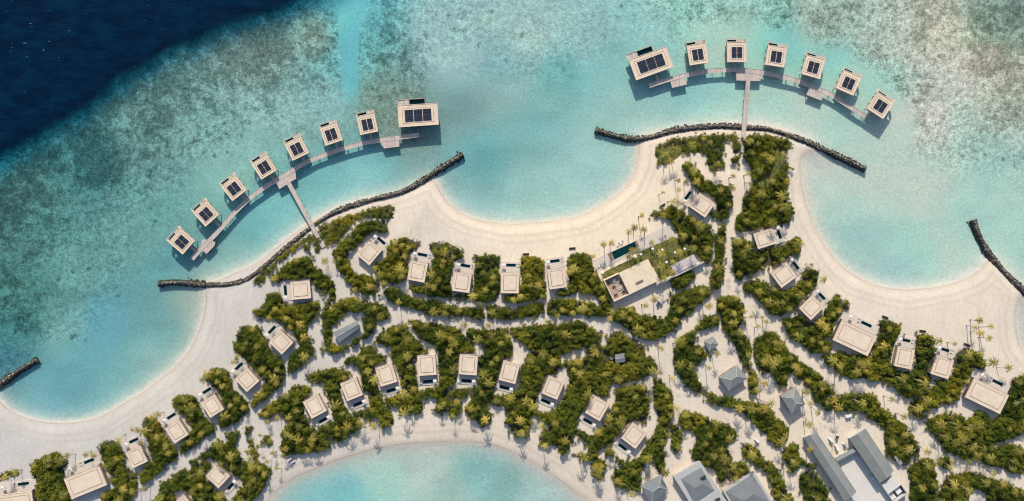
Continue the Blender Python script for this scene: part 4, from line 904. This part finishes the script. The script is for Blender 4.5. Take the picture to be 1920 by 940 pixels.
for i, (u, v, L, wd, m_) in enumerate([(.20,.22,2.2,1.8,'white'),(.24,.62,3.0,1.4,'white'),(.14,.45,1.6,1.2,'brown'),(.10,.8,1.8,1.6,'brown'),(.27,.82,1.4,1.6,'darkseat'),(.08,.2,1.4,1.4,'brown'),(.3,.4,1.2,1.2,'darkseat')]):
    p = np.array(q_(u, v))+cr_; o = empty('sofa', (p[0], p[1], RZ_-2.6), math.atan2(a_[1], a_[0]))
    nm = ['white sofa near the upper wall','long white sofa in the middle','brown daybed at centre left','brown seat in the lower left corner','dark seat in the lower right corner','brown seat in the upper left corner','dark armchair against the roof edge'][i]
    tag(o, nm+' of the restaurant terrace', 'sofa', 'seats on the restaurant terrace')
    MB().box(-L/2, L/2, -wd/2, wd/2, 0, .42).build('seat', M[m_], o); MB().box(-L/2, L/2, wd/2-.25, wd/2-.002, .422, .85).build('backrest', M[m_], o)
    MB().box(-L/2, -L/2+.2, -wd/2, wd/2-.26, .422, .6).build('armrest', M[m_], o); MB().box(L/2-.2, L/2, -wd/2, wd/2-.26, .422, .6).build('armrest', M[m_], o)
# garden wall and open pavilion
def seg_wall(name, label, p, q2, th_, h, mat, zt):
    A = np.array(W(*p, zt)); B = np.array(W(*q2, zt)); c = (A+B)/2; o = empty(name, (*c, GZ)); tag(o, label, 'wall')
    MB().obox((0,0), B-A, np.linalg.norm(B-A), th_, -.2, h).build('masonry', M['roof'], o)
    MB().obox((0,0), B-A, np.linalg.norm(B-A)+.1, th_+.12, h+.002, h+.1).build('coping', M['trim'], o)
seg_wall('garden_wall', 'long thin cream wall running from the restaurant past the open pavilion', (1231,535), (1319.5,491.5), .8, 3.2, M['roof'], 4.5)
roofed('open_pavilion', 'pale lilac-grey flat canopy behind the long wall, right of the lawn', 'pavilion', [(1256.7,499),(1300.7,477),(1309,492.5),(1268,514)], 4.6, 0, 'flat', plain('lilac_canopy', (.50,.45,.43), .8, .1), M['wall'], open_=True)
# pool terrace
def flat(name, quad, z0, z1, mat, kind='structure'):
    Q = [W(x, y, z1) for x, y in quad]; o = MB().prism(Q, z0, z1).build(name, mat); tag(o, kind=kind); return o
flat('pool_terrace', [(1112,488),(1138,476),(1143,491),(1198,464.5),(1194,450.5),(1258.6,419),(1266,443),(1235,456),(1201,470),(1122,507.5)], GZ-.4, GZ+.10, M['pave'])
FOOT.append(np.array([W(x, y, GZ) for x, y in [(1112,486),(1258.6,417),(1267,444),(1122,510)]]))
Qp = np.array([W(x, y, GZ) for x, y in [(1137,476),(1195,450),(1201,463),(1144,493)]]); cp_ = Qp.mean(0)
t = empty('swimming_pool', (*cp_, GZ)); tag(t, 'long dark green swimming pool between the beach and the lawn', 'swimming pool')
Qp -= cp_
for i in range(4):
    A, B = Qp[i]*.97, Qp[(i+1) % 4]*.97; MB().obox(tuple((A+B)/2), B-A, np.linalg.norm(B-A)+.4, .5, -.3, .18).build('pool_edge', M['pave'], t)
MB().prism([tuple(q) for q in Qp*.965], -.3, .08).build('pool_floor', M['pooltile2'], t)
cen = Qp.mean(0); a2 = Qp[1]-Qp[0]; b2 = Qp[3]-Qp[0]; f2 = lambda u, v: tuple(Qp[0]+a2*u+b2*v)
MB().prism([f2(.02,.05), f2(.16,.05), f2(.16,.95), f2(.02,.95)], .082, .155).build('pool_bench', M['groove'], t)
MB().prism([f2(.90,.05), f2(.98,.05), f2(.98,.95), f2(.90,.95)], .082, .155).build('pool_bench', M['groove'], t)
MB().prism([f2(.162,.05), f2(.898,.05), f2(.898,.95), f2(.162,.95)], .12, .14).build('pool_water', M['poolwater'], t)
flat('courtyard', [(1575,868),(1606,851),(1652,908),(1668,945),(1640,990),(1600,950)], GZ-.4, GZ+.05, M['court'])
FOOT.append(np.array([W(x, y, GZ) for x, y in [(1530,812),(1592,790),(1612,840),(1570,868)]]))
# round white parasols on the lawn
for i, (x, y) in enumerate([(1202,477),(1192,482),(1224,467),(1242,469),(1266,474),(1284,467),(1236,502),(1250,492),(1130,512)]):
    nm = ['upper one of the pair by the restaurant corner','lower one of the pair by the restaurant corner','nearest the pool terrace','in the upper middle of the lawn','left of the open pavilion top','at the upper right of the lawn','beside the restaurant right wall','in front of the open pavilion','at the far left lawn corner'][i]
    p = W(x, y, GZ+2.4); parasol((p[0], p[1], GZ), 0, 'round white parasol '+nm, 0.85, False, 2.5, 'round parasols around the lawn')

# ------------------------------------------------------------------ furniture on beaches, carts
for i, (x, y, a, nm) in enumerate([(986,477,2,'above the thicket right of the fourth central villa'),(1073,466,4,'above the thicket left of the restaurant'),(1659,595,-20,'above the fifth villa of the right row'),(1729.5,621,-8,'above the sixth villa of the right row'),(1812,647,-25,'above the seventh villa of the right row'),(1242,386,35,'below the palms left of the first right-row villa')]):
    p = W(x, y, GZ); o = empty('beach_bench', (*p, GZ), math.radians(a)); tag(o, 'dark wicker beach bench '+nm, 'bench', 'dark beach benches')
    MB().box(-2, 2, -.5, .5, .3, .45).build('seat', M['brown'], o); MB().box(-2, 2, .5, .62, .0, 1.0).build('backrest', M['brown'], o)
    for s in (-1.8, 1.8):
        for v in (-.42, .38): MB().box(s-.06, s+.06, v-.06, v+.06, 0, .3).build('leg', M['brown'], o)
for i, (x, y, a) in enumerate([(544,861,20),(549,866,20)]):
    p = W(x, y, GZ); lounger((*p, GZ), math.radians(100+a), f'{"upper" if i == 0 else "lower"} white lounger of the pair on the beach above the bottom lagoon', 'pair of loungers on the lower beach').scale = (1.6,1.6,1.3)
for i, (x, y) in enumerate([(1124,498),(1133,497),(1159,459),(1166,455)]):
    p = W(x, y, GZ); lounger((*p, GZ+.12), math.radians(-25), ['left lounger below the pool terrace end','right lounger below the pool terrace end','left lounger above the long pool','right lounger above the long pool'][i], 'loungers by the long pool').scale = (1.4,1.4,1.2)

def cart(px, py, ang, label, roofm, L=2.9, Wd=1.4, h=1.9, group='parked carts and small trucks', cat='golf cart', name='golf_cart'):
    p = W(px, py, GZ+1.5); t = empty(name, (p[0], p[1], GZ+.02), math.radians(ang)); tag(t, label, cat, group)
    MB().box(-L/2, L/2, -Wd/2, Wd/2, .3, .62).box(L/2-.75, L/2-.02, -Wd/2+.02, Wd/2-.02, .62, .95).build('body', M['vehicle'], t)
    MB().box(-.5, .1, -Wd/2+.1, Wd/2-.1, .622, .95).box(-.62, -.5, -Wd/2+.1, Wd/2-.1, .8, 1.3).build('seat', M['darkseat'], t)
    MB().box(-L/2+.35, L/2-.5, -Wd/2, Wd/2, h-.08, h).build('roof', roofm, t)
    for u in (-L/2+.42, L/2-.6):
        for v in (-Wd/2+.06, Wd/2-.06): MB().cyl(u, v, .6, h-.08, .03, n=5).build('roof_post', M['metal'], t)
    MB().add([(L/2-.62,-Wd/2+.1,.96),(L/2-.62,Wd/2-.1,.96),(L/2-.72,Wd/2-.1,h-.09),(L/2-.72,-Wd/2+.1,h-.09)], [(0,1,2,3)]).build('windscreen', M['glass'], t)
    for u in (-L/2+.5, L/2-.5):
        for v in (-Wd/2, Wd/2):
            w_ = MB(); n = 10; r = .28
            vs = [(u+r*math.cos(2*math.pi*i/n), v-.09, .28+r*math.sin(2*math.pi*i/n)) for i in range(n)]+[(u+r*math.cos(2*math.pi*i/n), v+.09, .28+r*math.sin(2*math.pi*i/n)) for i in range(n)]
            w_.add(vs, [tuple(range(n)), tuple(range(2*n-1,n-1,-1))]+[((i+1)%n,i,n+i,n+(i+1)%n) for i in range(n)]).build('wheel', M['rubber'], t)
    return t
cart(1234.5,568.5,60,'left dark-topped cart parked on sand below the restaurant',M['darkseat'])
cart(1240,566,62,'right pale-topped cart parked on sand below the restaurant',M['metal'])
cart(904,603,80,'dark cart on the path at the end of the long wavy hedge',M['darkseat'])
cart(1592,780,18,'white pickup shaded by trees above the yard',M['vehicle'],4.2,1.7,1.8,cat='pickup',name='pickup')
cart(1559,826,-55,'white cart nearest the first long grey roof in the yard',M['vehicle'],3.6,1.5)
cart(1570,840,-75,'white cart in the middle of the yard above the link roof',M['vehicle'],4.0,1.6)
cart(1570,820,80,'dark cart at the top of the yard',M['darkseat'])
cart(1585,835,-50,'small grey cart on the right of the yard',M['metal'])
cart(1420,827,-45,'white cart on the sand path right of the long green arc',M['vehicle'],3.4,1.4)
cart(1635,897,-40,'small white cart alone in the white courtyard',M['vehicle'],2.6,1.3)
cart(1683,862,-55,'grey truck half hidden by the thicket edge beside the long roof',M['metal'],7.0,2.2,2.4,cat='truck',name='truck')
cart(1447,897,-62,'slender white boat-like trailer cart between the right lodge and its hedge',M['vehicle'],7.0,2.0,1.6,cat='truck',name='truck')
cart(1127,621,10,'brown-topped cart at the end of the wide middle thicket',M['brown'])
# water tank beside the small shed
p = W(1147,671,GZ+1.5); t = empty('water_tank', (*p, GZ)); tag(t, 'upright white tank left of the small grey shed', 'tank')
MB().cyl(0,0,0,1.8,1.2,n=16).build('barrel', M['vehicle'], t); MB().cyl(0,0,1.8,2.1,1.2,.5,n=16).build('dome', M['vehicle'], t)
# ------------------------------------------------------------------ foliage
def bush_variant(seed, nl, size=.145):
    r = np.random.default_rng(seed); K = r.integers(5, 9)
    ang = r.random(K)*2*np.pi; rad = r.uniform(.25, .62, K); rad[0] = 0
    cen = np.stack([rad*np.cos(ang), rad*np.sin(ang), r.uniform(.45, .80, K)], 1); rr = r.uniform(.34, .52, K)
    cen[0, 2] = .85; hz = 1.05
    li = r.integers(0, K, nl); th = r.random(nl)*2*np.pi; ct = r.uniform(-.35, 1, nl); st = np.sqrt(1-ct**2)
    nrm = np.stack([st*np.cos(th), st*np.sin(th), ct], 1)
    shell = r.uniform(.72, 1.08, nl)[:, None]
    P = cen[li]+nrm*rr[li][:, None]*shell
    P[:, 2] *= hz
    n2 = nrm+r.normal(0, .85, (nl, 3)); n2[:, 2] += .35; n2 /= np.linalg.norm(n2, axis=1)[:, None]
    return P, n2, r, nl, size
def quads(P, Nn, r, nl, size, aspect=.62):
    t1 = np.cross(Nn, r.normal(0, 1, (nl, 3))); t1 /= np.linalg.norm(t1, axis=1)[:, None]+1e-9; t2 = np.cross(Nn, t1)
    s = size*r.uniform(.6, 1.25, nl)[:, None]
    V = np.stack([P-t1*s, P-t2*s*aspect, P+t1*s, P+t2*s*aspect], 1)
    V[:, 0, 2] -= .1*s[:, 0]; V[:, 2, 2] -= .1*s[:, 0]
    return V.reshape(-1, 3)
NL = 420
BV = []
for k in range(12):
    P, n_, r, nl, size = bush_variant(100+k, NL); V_ = quads(P, n_, r, nl, size)
    tv = np.repeat(np.clip(r.normal(.45, .22, nl), 0, 1), 4); BV.append((V_, tv))
Fq = np.arange(NL*4).reshape(-1, 4)
bmesh_ = [np_mesh('crown', v, Fq, M['leaf'], dict(tv=tv)) for v, tv in BV]
def stem_mesh(seed):
    r = random.Random(seed); mb = MB()
    for i in range(4):
        a = r.random()*6.28; mb.cyl(.05*math.cos(a), .05*math.sin(a), -.1, .6, .05, .02, 5, 0, .35*math.cos(a), .35*math.sin(a))
    o = mb.build('trunk', M['bark']); me = o.data; bpy.data.objects.remove(o); return me
stems = [stem_mesh(k) for k in range(3)]

foot_bb = [(f.min(0)-3, f.max(0)+3, f) for f in FOOT]
def clear(x, y, marg):
    for lo, hi, f in foot_bb:
        if lo[0] < x < hi[0] and lo[1] < y < hi[1]:
            p = (np.array([x]), np.array([y]))
            if inside(*p, f)[0] or segdist(*p, f)[0] < marg: return False
    return True
grass_no = [toW(catmull(P, True, 3)) for P in GRASS]
bushes = []   # x, y, r, height, patch
rb = random.Random(11)
SMALL = {'scrub strip', 'low scrub', 'dry clump', 'patchy clump'}
for pi, (ph, pw, P) in enumerate(PATCH):
    Q = patchW[pi]; lo = Q.min(0); hi = Q.max(0)
    scrub = any(ph.startswith(s) for s in SMALL); step = 1.75 if scrub else 2.15
    yy = lo[1]
    gx = []; row = 0
    while yy < hi[1]:
        xx = lo[0]+(row % 2)*step/2
        while xx < hi[0]:
            gx.append((xx+rb.uniform(-.7, .7), yy+rb.uniform(-.7, .7))); xx += step
        yy += step*.9; row += 1
    if not gx: continue
    g = np.array(gx); sdv = sdist(g[:, 0], g[:, 1], Q)
    for (x, y), s in zip(gx, sdv):
        if s < .35:
            if s < -2.2 or rb.random() > (.34 if s > -1 else .13): continue
            s = .1
        r_ = rb.uniform(1.2, 1.9) if scrub else rb.choice([rb.uniform(1.5, 2.2), rb.uniform(1.9, 2.9)])
        r_ = min(r_, max(s, 0)+rb.uniform(.75, 1.5))
        if (abs(PATCH[pi][2][0][0]-1395) < 2 or ph.startswith('scrub strip left of the right')) and any(inside(np.array([x]), np.array([y]), G)[0] for G in grass_no): continue
        if scrub and rb.random() < .25: continue
        if vnoise(np.array([x]), np.array([y]), 4.5)[0] > .74 and rb.random() < .8: continue
        if not clear(x, y, r_*.42): continue
        h = r_*(.65 if scrub else rb.uniform(.75, 1.3))
        # canopy seen at its height: bring the foot back under it
        k = (H-GZ-h*.5)/(H-2.6)
        bushes.append((x*k, y*k, r_, h, pi, scrub))
print('bushes', len(bushes))
order = sorted(range(len(bushes)), key=lambda i: -bushes[i][2]*(1 if abs(bushes[i][0]) < 314 and abs(bushes[i][1]) < 153 else .2))
ind = set(order[:290])
srcs = {}
stuffV = []; stuffT = []
for i, (x, y, r_, h, pi, scrub) in enumerate(bushes):
    vi = rb.randrange(12); rz = rb.random()*6.28
    if i in ind:
        t = empty('shrub', (x, y, GZ), rz); t.scale = (r_, r_, h)
        tag(t, 'big green shrub in the '+PATCH[pi][0], 'shrub', 'shrubs of the '+PATCH[pi][0])
        for nm, me in (('trunk', stems[vi % 3]), ('crown', bmesh_[vi])):
            o = bpy.data.objects.new(nm, me); COL.objects.link(o); o.parent = t
    else:
        V_, tv = BV[vi]; ca, sa = math.cos(rz), math.sin(rz)
        A = np.empty_like(V_); A[:, 0] = (V_[:, 0]*ca-V_[:, 1]*sa)*r_+x; A[:, 1] = (V_[:, 0]*sa+V_[:, 1]*ca)*r_+y; A[:, 2] = V_[:, 2]*h+GZ
        if r_ < 1.6 or scrub: A = A.reshape(-1, 4, 3)[::2].reshape(-1, 3); tv = tv.reshape(-1, 4)[::2].ravel()
        stuffV.append(A); stuffT.append(np.clip(tv+rb.uniform(-.22, .24)+(.22 if scrub else 0), 0, 1))
SV = np.concatenate(stuffV); ST = np.concatenate(stuffT)
me = np_mesh('undergrowth', SV, np.arange(len(SV)).reshape(-1, 4), M['leaf'], dict(tv=ST))
o = bpy.data.objects.new('undergrowth', me); COL.objects.link(o)
tag(o, 'mass of smaller green bushes filling all the thickets and hedges', 'bushes', kind='stuff')

# ------------------------------------------------------------------ palms
def frond_mesh(seed, dry=0., gold=False):
    r = np.random.default_rng(seed); Vs = []; T = []
    nf = int(r.integers(10, 14))
    for f in range(nf):
        az = 2*np.pi*f/nf*1.0+r.normal(0, .16); L = r.uniform(2.9, 4.1); up = r.uniform(-.15, .95); tvf = np.clip(r.normal(.45, .16)-(.22 if up < .15 else 0)+dry, 0, 1)
        ns = 9; pts = []
        for s in range(ns+1):
            u = s/ns; rad = L*u*(1-.12*u); zz = L*(up*.55*u-(.42+.35*up)*u*u)
            pts.append((rad, zz))
        ca, sa = math.cos(az), math.sin(az)
        for s in range(ns):
            (r0, z0), (r1, z1) = pts[s], pts[s+1]; u = (s+.5)/ns
            ll = 1.0*math.sin(math.pi*(.12+.86*u))**.7*.46; wv = .15
            for sd_ in (1, -1):
                rm = (r0+r1)/2; zm = (z0+z1)/2
                base0 = (r0, 0, z0); base1 = (r1, 0, z1)
                tip = (rm+ll*.62, sd_*ll*.85, zm-.33*ll+r.normal(0, .06)); tip2 = (rm+ll*.62-wv, sd_*ll*.85, zm-.33*ll)
                for v in (base0, base1, tip, tip2): Vs.append((v[0]*ca-v[1]*sa, v[0]*sa+v[1]*ca, v[2])); T.append(np.clip(tvf+.12*u+r.normal(0, .05), 0, 1))
    # crown shaft
    Vs += [(.22,0,-.3),(0,.22,-.3),(0,.15,.35),(.15,0,.35),(-.22,0,-.3),(0,-.22,-.3),(0,-.15,.35),(-.15,0,.35)]; T += [.5]*8
    Vs = np.array(Vs); return np_mesh('crown', Vs, np.arange(len(Vs)).reshape(-1, 4), M['frond_gold'] if gold else M['frond'], dict(tv=np.array(T)))
crowns = [frond_mesh(50+k, .0 if k < 6 else .3, k >= 7) for k in range(9)]
def trunk_mesh(seed, lean, hgt=1.0):
    mb = MB(); n = 7; k = 8; vs = []; fs = []
    for i in range(k+1):
        u = i/k; x = lean*(u**1.7); r = .030*(1-.45*u)+(.012 if i == 0 else 0)
        for j in range(n): vs.append((x+r*math.cos(2*math.pi*j/n), r*math.sin(2*math.pi*j/n), u))
    for i in range(k):
        for j in range(n): fs.append((i*n+j, i*n+(j+1) % n, (i+1)*n+(j+1) % n, (i+1)*n+j))
    mb.add(vs, fs); o = mb.build('trunk', M['trunk']); me = o.data; bpy.data.objects.remove(o); return me
LEANS = [0., .08, .16, .26, .38]
trunks = [trunk_mesh(k, l) for k, l in enumerate(LEANS)]
palms = 0
def palm(px, py, hh, group, label, ls=None, sc=None, rz=None, world=None):
    """px,py: where the crown shows in the photograph, hh: crown height above sand"""
    global palms
    cx, cy = world if world else W(px, py, GZ+hh)
    li = rb.choice([0,1,1,2,2,3,4]) if ls is None else ls
    rz = rb.random()*6.28 if rz is None else rz; ln = LEANS[li]*hh
    bx, by = cx-ln*math.cos(rz), cy-ln*math.sin(rz)
    t = empty('palm_tree', (bx, by, GZ-.05), rz); tag(t, label, 'palm tree', group)
    o = bpy.data.objects.new('trunk', trunks[li]); COL.objects.link(o); o.parent = t; o.scale = (hh, hh, hh)
    if li: o.scale = (hh, hh*(1 if hh < 9 else .9), hh)
    s = sc*1.1 if sc else rb.uniform(.85, 1.25)
    c = bpy.data.objects.new('crown', crowns[rb.randrange(9)]); COL.objects.link(c); c.parent = t
    c.location = (ln, 0, hh); c.scale = (s, s, s); c.rotation_euler = (rb.uniform(-.12, .12), rb.uniform(-.12, .12)+.15*(li > 2), rb.random()*6.28)
    palms += 1
SOLO = [ # photo x, y, crown height, size, where (shared wording when nothing tells them apart)
 (608,489,6,.85,'alone on the sand path below the left footbridge'),(626,491,5,.45,'tiny, on the sand path below the left footbridge'),
 (870,609,7,.75,'alone on the path below the long wavy hedge'),(915,610,7,.75,'by the path crossing under the fourth central villa'),
 (900,571,6,.6,'at the right tip of the thicket below the third central villa'),
 (1027,603,7,.7,'on the path below the fifth central villa, left of two'),(1046,593,7,.65,'on the path below the fifth central villa, right of two'),
 (1144,599,8,.8,'at the fork left of the dense hedge'),(1228,562,8,.9,'left of the carts below the restaurant'),(1210,573,7,.7,'lower left of the carts below the restaurant'),
 (1240,653,8,.8,'alone in the middle of the wide sand road'),(1231,699,7,.8,'on the left kerb of the wide sand road'),(1260,710,7,.7,'on the right side of the wide sand road'),
 (1270,767,8,.85,'on the sand road right of the curved thicket'),(1252,818,7,.7,'at the lower bend of the sand road'),(1249,887,8,.95,'above the bottom grey pavilion'),
 (1113,480,7,.6,'in the row above the long pool, leftmost'),(1132,458,8,.75,'in the row above the long pool, second'),(1147,455,8,.7,'in the row above the long pool, third'),
 (1180,435,8,.75,'in the row above the long pool, fourth'),(1190,427,8,.85,'in the row above the long pool, fifth'),(1207,431,8,.85,'in the row above the long pool, sixth'),
 (1204,404,8,.6,'topmost above the long pool'),(1244,405,8,.8,'at the upper end of the pool terrace'),(1244,361,6,.45,'small, left of the first right-row villa'),(1263,378,7,.9,'below left of the first right-row villa pool'),
 (1272,338,7,.6,'upper left of the first right-row villa, left of two'),(1287,340,7,.5,'upper left of the first right-row villa, right of two'),(1273,356,5,.6,'low, upper left of the first right-row villa'),
 (1280,380,5,.5,'low beside the pool of the first right-row villa'),(1375,331,8,.6,'on the path centre below the right footbridge'),(1373,352,8,.85,'at the path edge right of the first right-row villa'),
 (1405,326,9,.6,'pale, on the right of the path below the right footbridge'),(1408,345,6,.6,'low, right of the path below the right footbridge'),
 (1195,497,9,.0,''),(1180,482,7,.75,'over the lawn edge by the restaurant upper wall'),(1197,472,8,.8,'between pool and restaurant corner'),(1186,470,8,.75,'below the right end of the pool'),
 (1240,476,9,.9,'in the middle of the lawn'),(1258,450,8,.75,'at the top of the lawn'),(1275,474,9,.9,'at the right side of the lawn'),(1240,500,9,.95,'between restaurant and open pavilion'),
 (1260,512,8,.8,'at the left foot of the open pavilion'),(1246,523,8,.7,'at the wall between restaurant and pavilion'),(1300,468,9,.9,'above the open pavilion'),(1222,455,8,.7,'over the pool terrace right end'),(1262,493,8,.7,'over the open pavilion left corner'),
 (1545,525,8,.9,'alone on the beach right of the third right-row villa'),(1522,497,7,.5,'small, on the beach right of the third right-row villa'),
 (1838,601,10,.65,'in the beach group at right, topmost'),(1829,614,9,.55,'in the beach group at right, left one'),(1859,612,10,.55,'in the beach group at right, rightmost'),(1840,625,9,.7,'in the beach group at right, middle'),(1856,634,10,.6,'in the beach group at right, lower'),
 (1762,640,9,.9,'behind the pool of the seventh right-row villa'),(1791,645,8,.5,'small, right of the pool of the seventh right-row villa'),(1863,680,8,.9,'above the pool of the eighth right-row villa'),(1892,690,7,.75,'right of the pool of the eighth right-row villa'),(1841,665,8,.6,'above the thicket left of the eighth right-row villa'),
 (699,800,8,.85,'on the beach below the thicket of the third lower villa'),(756,775,8,1.1,'orange-tinted, on the beach below the fourth lower villa'),(857,755,8,.8,'on the beach left of the seventh lower villa'),(848,782,7,.7,'lower, on the beach left of the seventh lower villa'),
 (883,768,8,.95,'at the beach tip below the sixth lower villa'),(910,788,8,1.0,'at the beach tip below the seventh lower villa'),(975,790,9,1.1,'big, at the beach below the eighth lower villa'),(978,815,8,.9,'lowest, at the beach below the eighth lower villa'),
 (1016,800,8,.9,'on the beach right of the eighth lower villa'),(1021,838,8,.85,'at the lagoon side of the ninth lower villa thicket'),(1090,857,9,1.1,'large, at the beach left of the palm clump'),(1118,878,8,.9,'in the beach palm clump, upper'),(1122,893,8,.8,'in the beach palm clump, lower'),
 (1186,928,8,.8,'left of the bottom grey pavilion'),(1160,905,7,.8,'at the lower tip of the curved thicket'),
 (1423,612,7,.6,'in the sparse row on the wide right path, first'),(1430,595,7,.5,'in the sparse row on the wide right path, second'),(1409,594,7,.5,'in the sparse row on the wide right path, third'),(1438,604,7,.6,'in the sparse row on the wide right path, fourth'),
 (1765,868,8,.9,'in the round clump of the service road'),(1787,867,7,.7,'right of the round clump of the service road'),(1783,878,7,.7,'below the round clump of the service road'),(1740,848,8,.95,'at the top of the thicket right of the concrete block'),
 (1818,868,7,.7,'on the sand below the broad right thicket, left'),(1833,862,7,.7,'on the sand below the broad right thicket, right'),(1865,888,8,.8,'over the path above the corner thicket'),(1697,782,8,.8,'on the path above the service road fork'),(1672,750,7,.7,'on the path below the fifth right-row villa'),
 (1435,680,9,.9,'between the middle and lowest huts'),(1446,757,9,.95,'left of the lowest hut'),(1434,719,8,.9,'over the yellow bush above the lowest hut'),(1420,733,8,.8,'left of the yellow bush above the lowest hut'),(1513,735,8,.8,'yellow-topped, right of the lowest hut'),(1520,757,7,.7,'right of the lowest hut corner'),
 (1535,775,7,.8,'above the first long grey roof, left'),(1518,797,7,.8,'above the first long grey roof, right'),(1521,844,8,.9,'over the edge of the first long grey roof'),(1479,885,7,.6,'on the sand between the two lower hedges'),
 (1345,664,7,.8,'below the smallest hut'),(1310,660,8,.8,'left of the smallest hut'),(1330,574,8,.85,'reddish, at the path junction above the smallest hut'),(1330,690,7,.6,'on sand left of the middle hut'),
 (1270,640,8,.8,'at the left end of the long green arc'),(10,895,6,.7,'at the left edge beside the cut-off villa'),(28,886,6,.7,'reddish, above the cut-off villa pool'),
 (160,853,7,.7,'left of two above the second left-row villa pool'),(175,855,7,.8,'right of two above the second left-row villa pool'),(222,826,7,.8,'at the beach end below the third left-row villa'),(125,855,6,.7,'at the beach end right of the bottom left thicket'),
 (247,806,6,.6,'above the third left-row villa pool, left'),(256,807,7,.7,'above the third left-row villa pool, right'),(264,832,7,.7,'beside the third left-row villa terrace'),(295,778,7,.8,'above the fourth left-row villa pool'),
 (268,918,6,.6,'on the sand path below the third left-row villa'),(380,712,7,.9,'above the fifth left-row villa pool'),(437,680,6,.7,'above the sixth left-row villa pool'),(503,598,7,.8,'above the seventh left-row villa pool'),
 (500,792,5,.6,'dark, in the sparse sandy group, upper left'),(519,785,7,.7,'dark, in the sparse sandy group, upper right'),(487,816,5,.5,'dark, in the sparse sandy group, far left'),(506,828,6,.7,'dark, in the sparse sandy group, centre'),
 (486,837,5,.5,'dark, in the sparse sandy group, lower left'),(462,847,5,.6,'dark, left of the sparse sandy group'),(500,866,5,.6,'dark, below the sparse sandy group'),(510,850,5,.6,'dark, in the sparse sandy group, lower right'),(518,878,5,.6,'dark, lowest by the beach path'),(530,855,5,.6,'dark, above the pair of beach loungers'),
 (696,493+46,7,.8,'right tip of the curved thicket by the first central villa'),(747,568,8,.8,'yellow, over the left end of the long wavy hedge'),(718,532,7,.8,'over the gap left of the long wavy hedge'),(760,611,7,.8,'over the path below the long wavy hedge'),
 (665,545,7,.7,'below the curved thicket at the left path'),(813,540,8,.8,'golden, below the second central villa, right'),(800,536,8,.8,'golden, below the second central villa, left'),
]
for x, y, hh, sc, lab in SOLO:
    if not lab: continue
    hh *= 1.25 if (x > 1200 and y > 540) else 1.1
    if x > 1800 and y < 700: sc *= 1.25; hh *= .8
    palm(x, y, hh, 'free-standing palms', 'coconut palm '+lab, sc=sc*.95)
pts_tot = sum(p[1]*abs(np.dot(Q[:, 0], np.roll(Q[:, 1], 1))-np.dot(Q[:, 1], np.roll(Q[:, 0], 1)))/2 for p, Q in zip(PATCH, patchW))
left_n = 298-palms
acc_xy = []
for pi, (ph, pw, P) in enumerate(PATCH):
    Q = patchW[pi]; area = abs(np.dot(Q[:, 0], np.roll(Q[:, 1], 1))-np.dot(Q[:, 1], np.roll(Q[:, 0], 1)))/2
    n = int(pw*area/pts_tot*left_n+.5); tries = 0; lo, hi = Q.min(0), Q.max(0)
    while n > 0 and tries < 400 and palms < 299:
        tries += 1; x = rb.uniform(lo[0], hi[0]); y = rb.uniform(lo[1], hi[1])
        if abs(x) > 318 or abs(y) > 156: continue
        if sdist(np.array([x]), np.array([y]), Q)[0] < .8 or not clear(x, y, 1.2): continue
        if any((x-a)**2+(y-b)**2 < 14 for a, b in acc_xy): continue
        acc_xy.append((x, y)); n -= 1
        palm(0, 0, rb.uniform(6.5, 10.5)*(1.15 if x > 90 else 1), 'palms of the '+ph, 'coconut palm rising from the '+ph, world=(x*.985, y*.985))
print('palms', palms)

# the rest of the palms, past the three hundred largest, as one mass per frond colour
acc = {}
tr = MB(); n_more = 0
for k in range(6000):
    if n_more >= 240: break
    pi = rb.randrange(len(PATCH)); ph, pw, P = PATCH[pi]; Q = patchW[pi]; lo, hi = Q.min(0), Q.max(0)
    if rb.random() > pw*.9*(hi[0]-lo[0])*(hi[1]-lo[1])/700.: continue
    x = rb.uniform(lo[0], hi[0]); y = rb.uniform(lo[1], hi[1])
    if abs(x) > 325 or abs(y) > 163: continue
    if sdist(np.array([x]), np.array([y]), Q)[0] < 1. or not clear(x, y, 1.2): continue
    if any((x-a)**2+(y-b)**2 < 8 for a, b in acc_xy): continue
    acc_xy.append((x, y)); n_more += 1
    hh = rb.uniform(4.5, 7.5); me = crowns[rb.randrange(9)]; s = rb.uniform(.6, .85); rz = rb.random()*6.28
    co = np.empty(len(me.vertices)*3, np.float32); me.vertices.foreach_get('co', co); co = co.reshape(-1, 3)
    tvv = np.empty(len(me.vertices), np.float32); me.attributes['tv'].data.foreach_get('value', tvv)
    ca, sa = math.cos(rz)*s, math.sin(rz)*s
    A = np.stack([co[:, 0]*ca-co[:, 1]*sa+x, co[:, 0]*sa+co[:, 1]*ca+y, co[:, 2]*s+GZ+hh], 1)
    acc.setdefault(me.materials[0].name, []).append((A, tvv, me.materials[0]))
    tr.cyl(x, y, GZ-.1, GZ+hh, .2, .12, 6)
t = empty('small_palms', (0, 0, 0)); tag(t, 'mass of smaller palms scattered through all the thickets', 'palms', kind='stuff')
for nm, lst in acc.items():
    A = np.concatenate([q[0] for q in lst]); T_ = np.concatenate([q[1] for q in lst])
    me = np_mesh('crowns', A, np.arange(len(A)).reshape(-1, 4), lst[0][2], dict(tv=T_))
    o = bpy.data.objects.new('crowns', me); COL.objects.link(o); o.parent = t; tag(o, kind='stuff')
o = tr.build('trunks', M['trunk'], t); tag(o, kind='stuff')
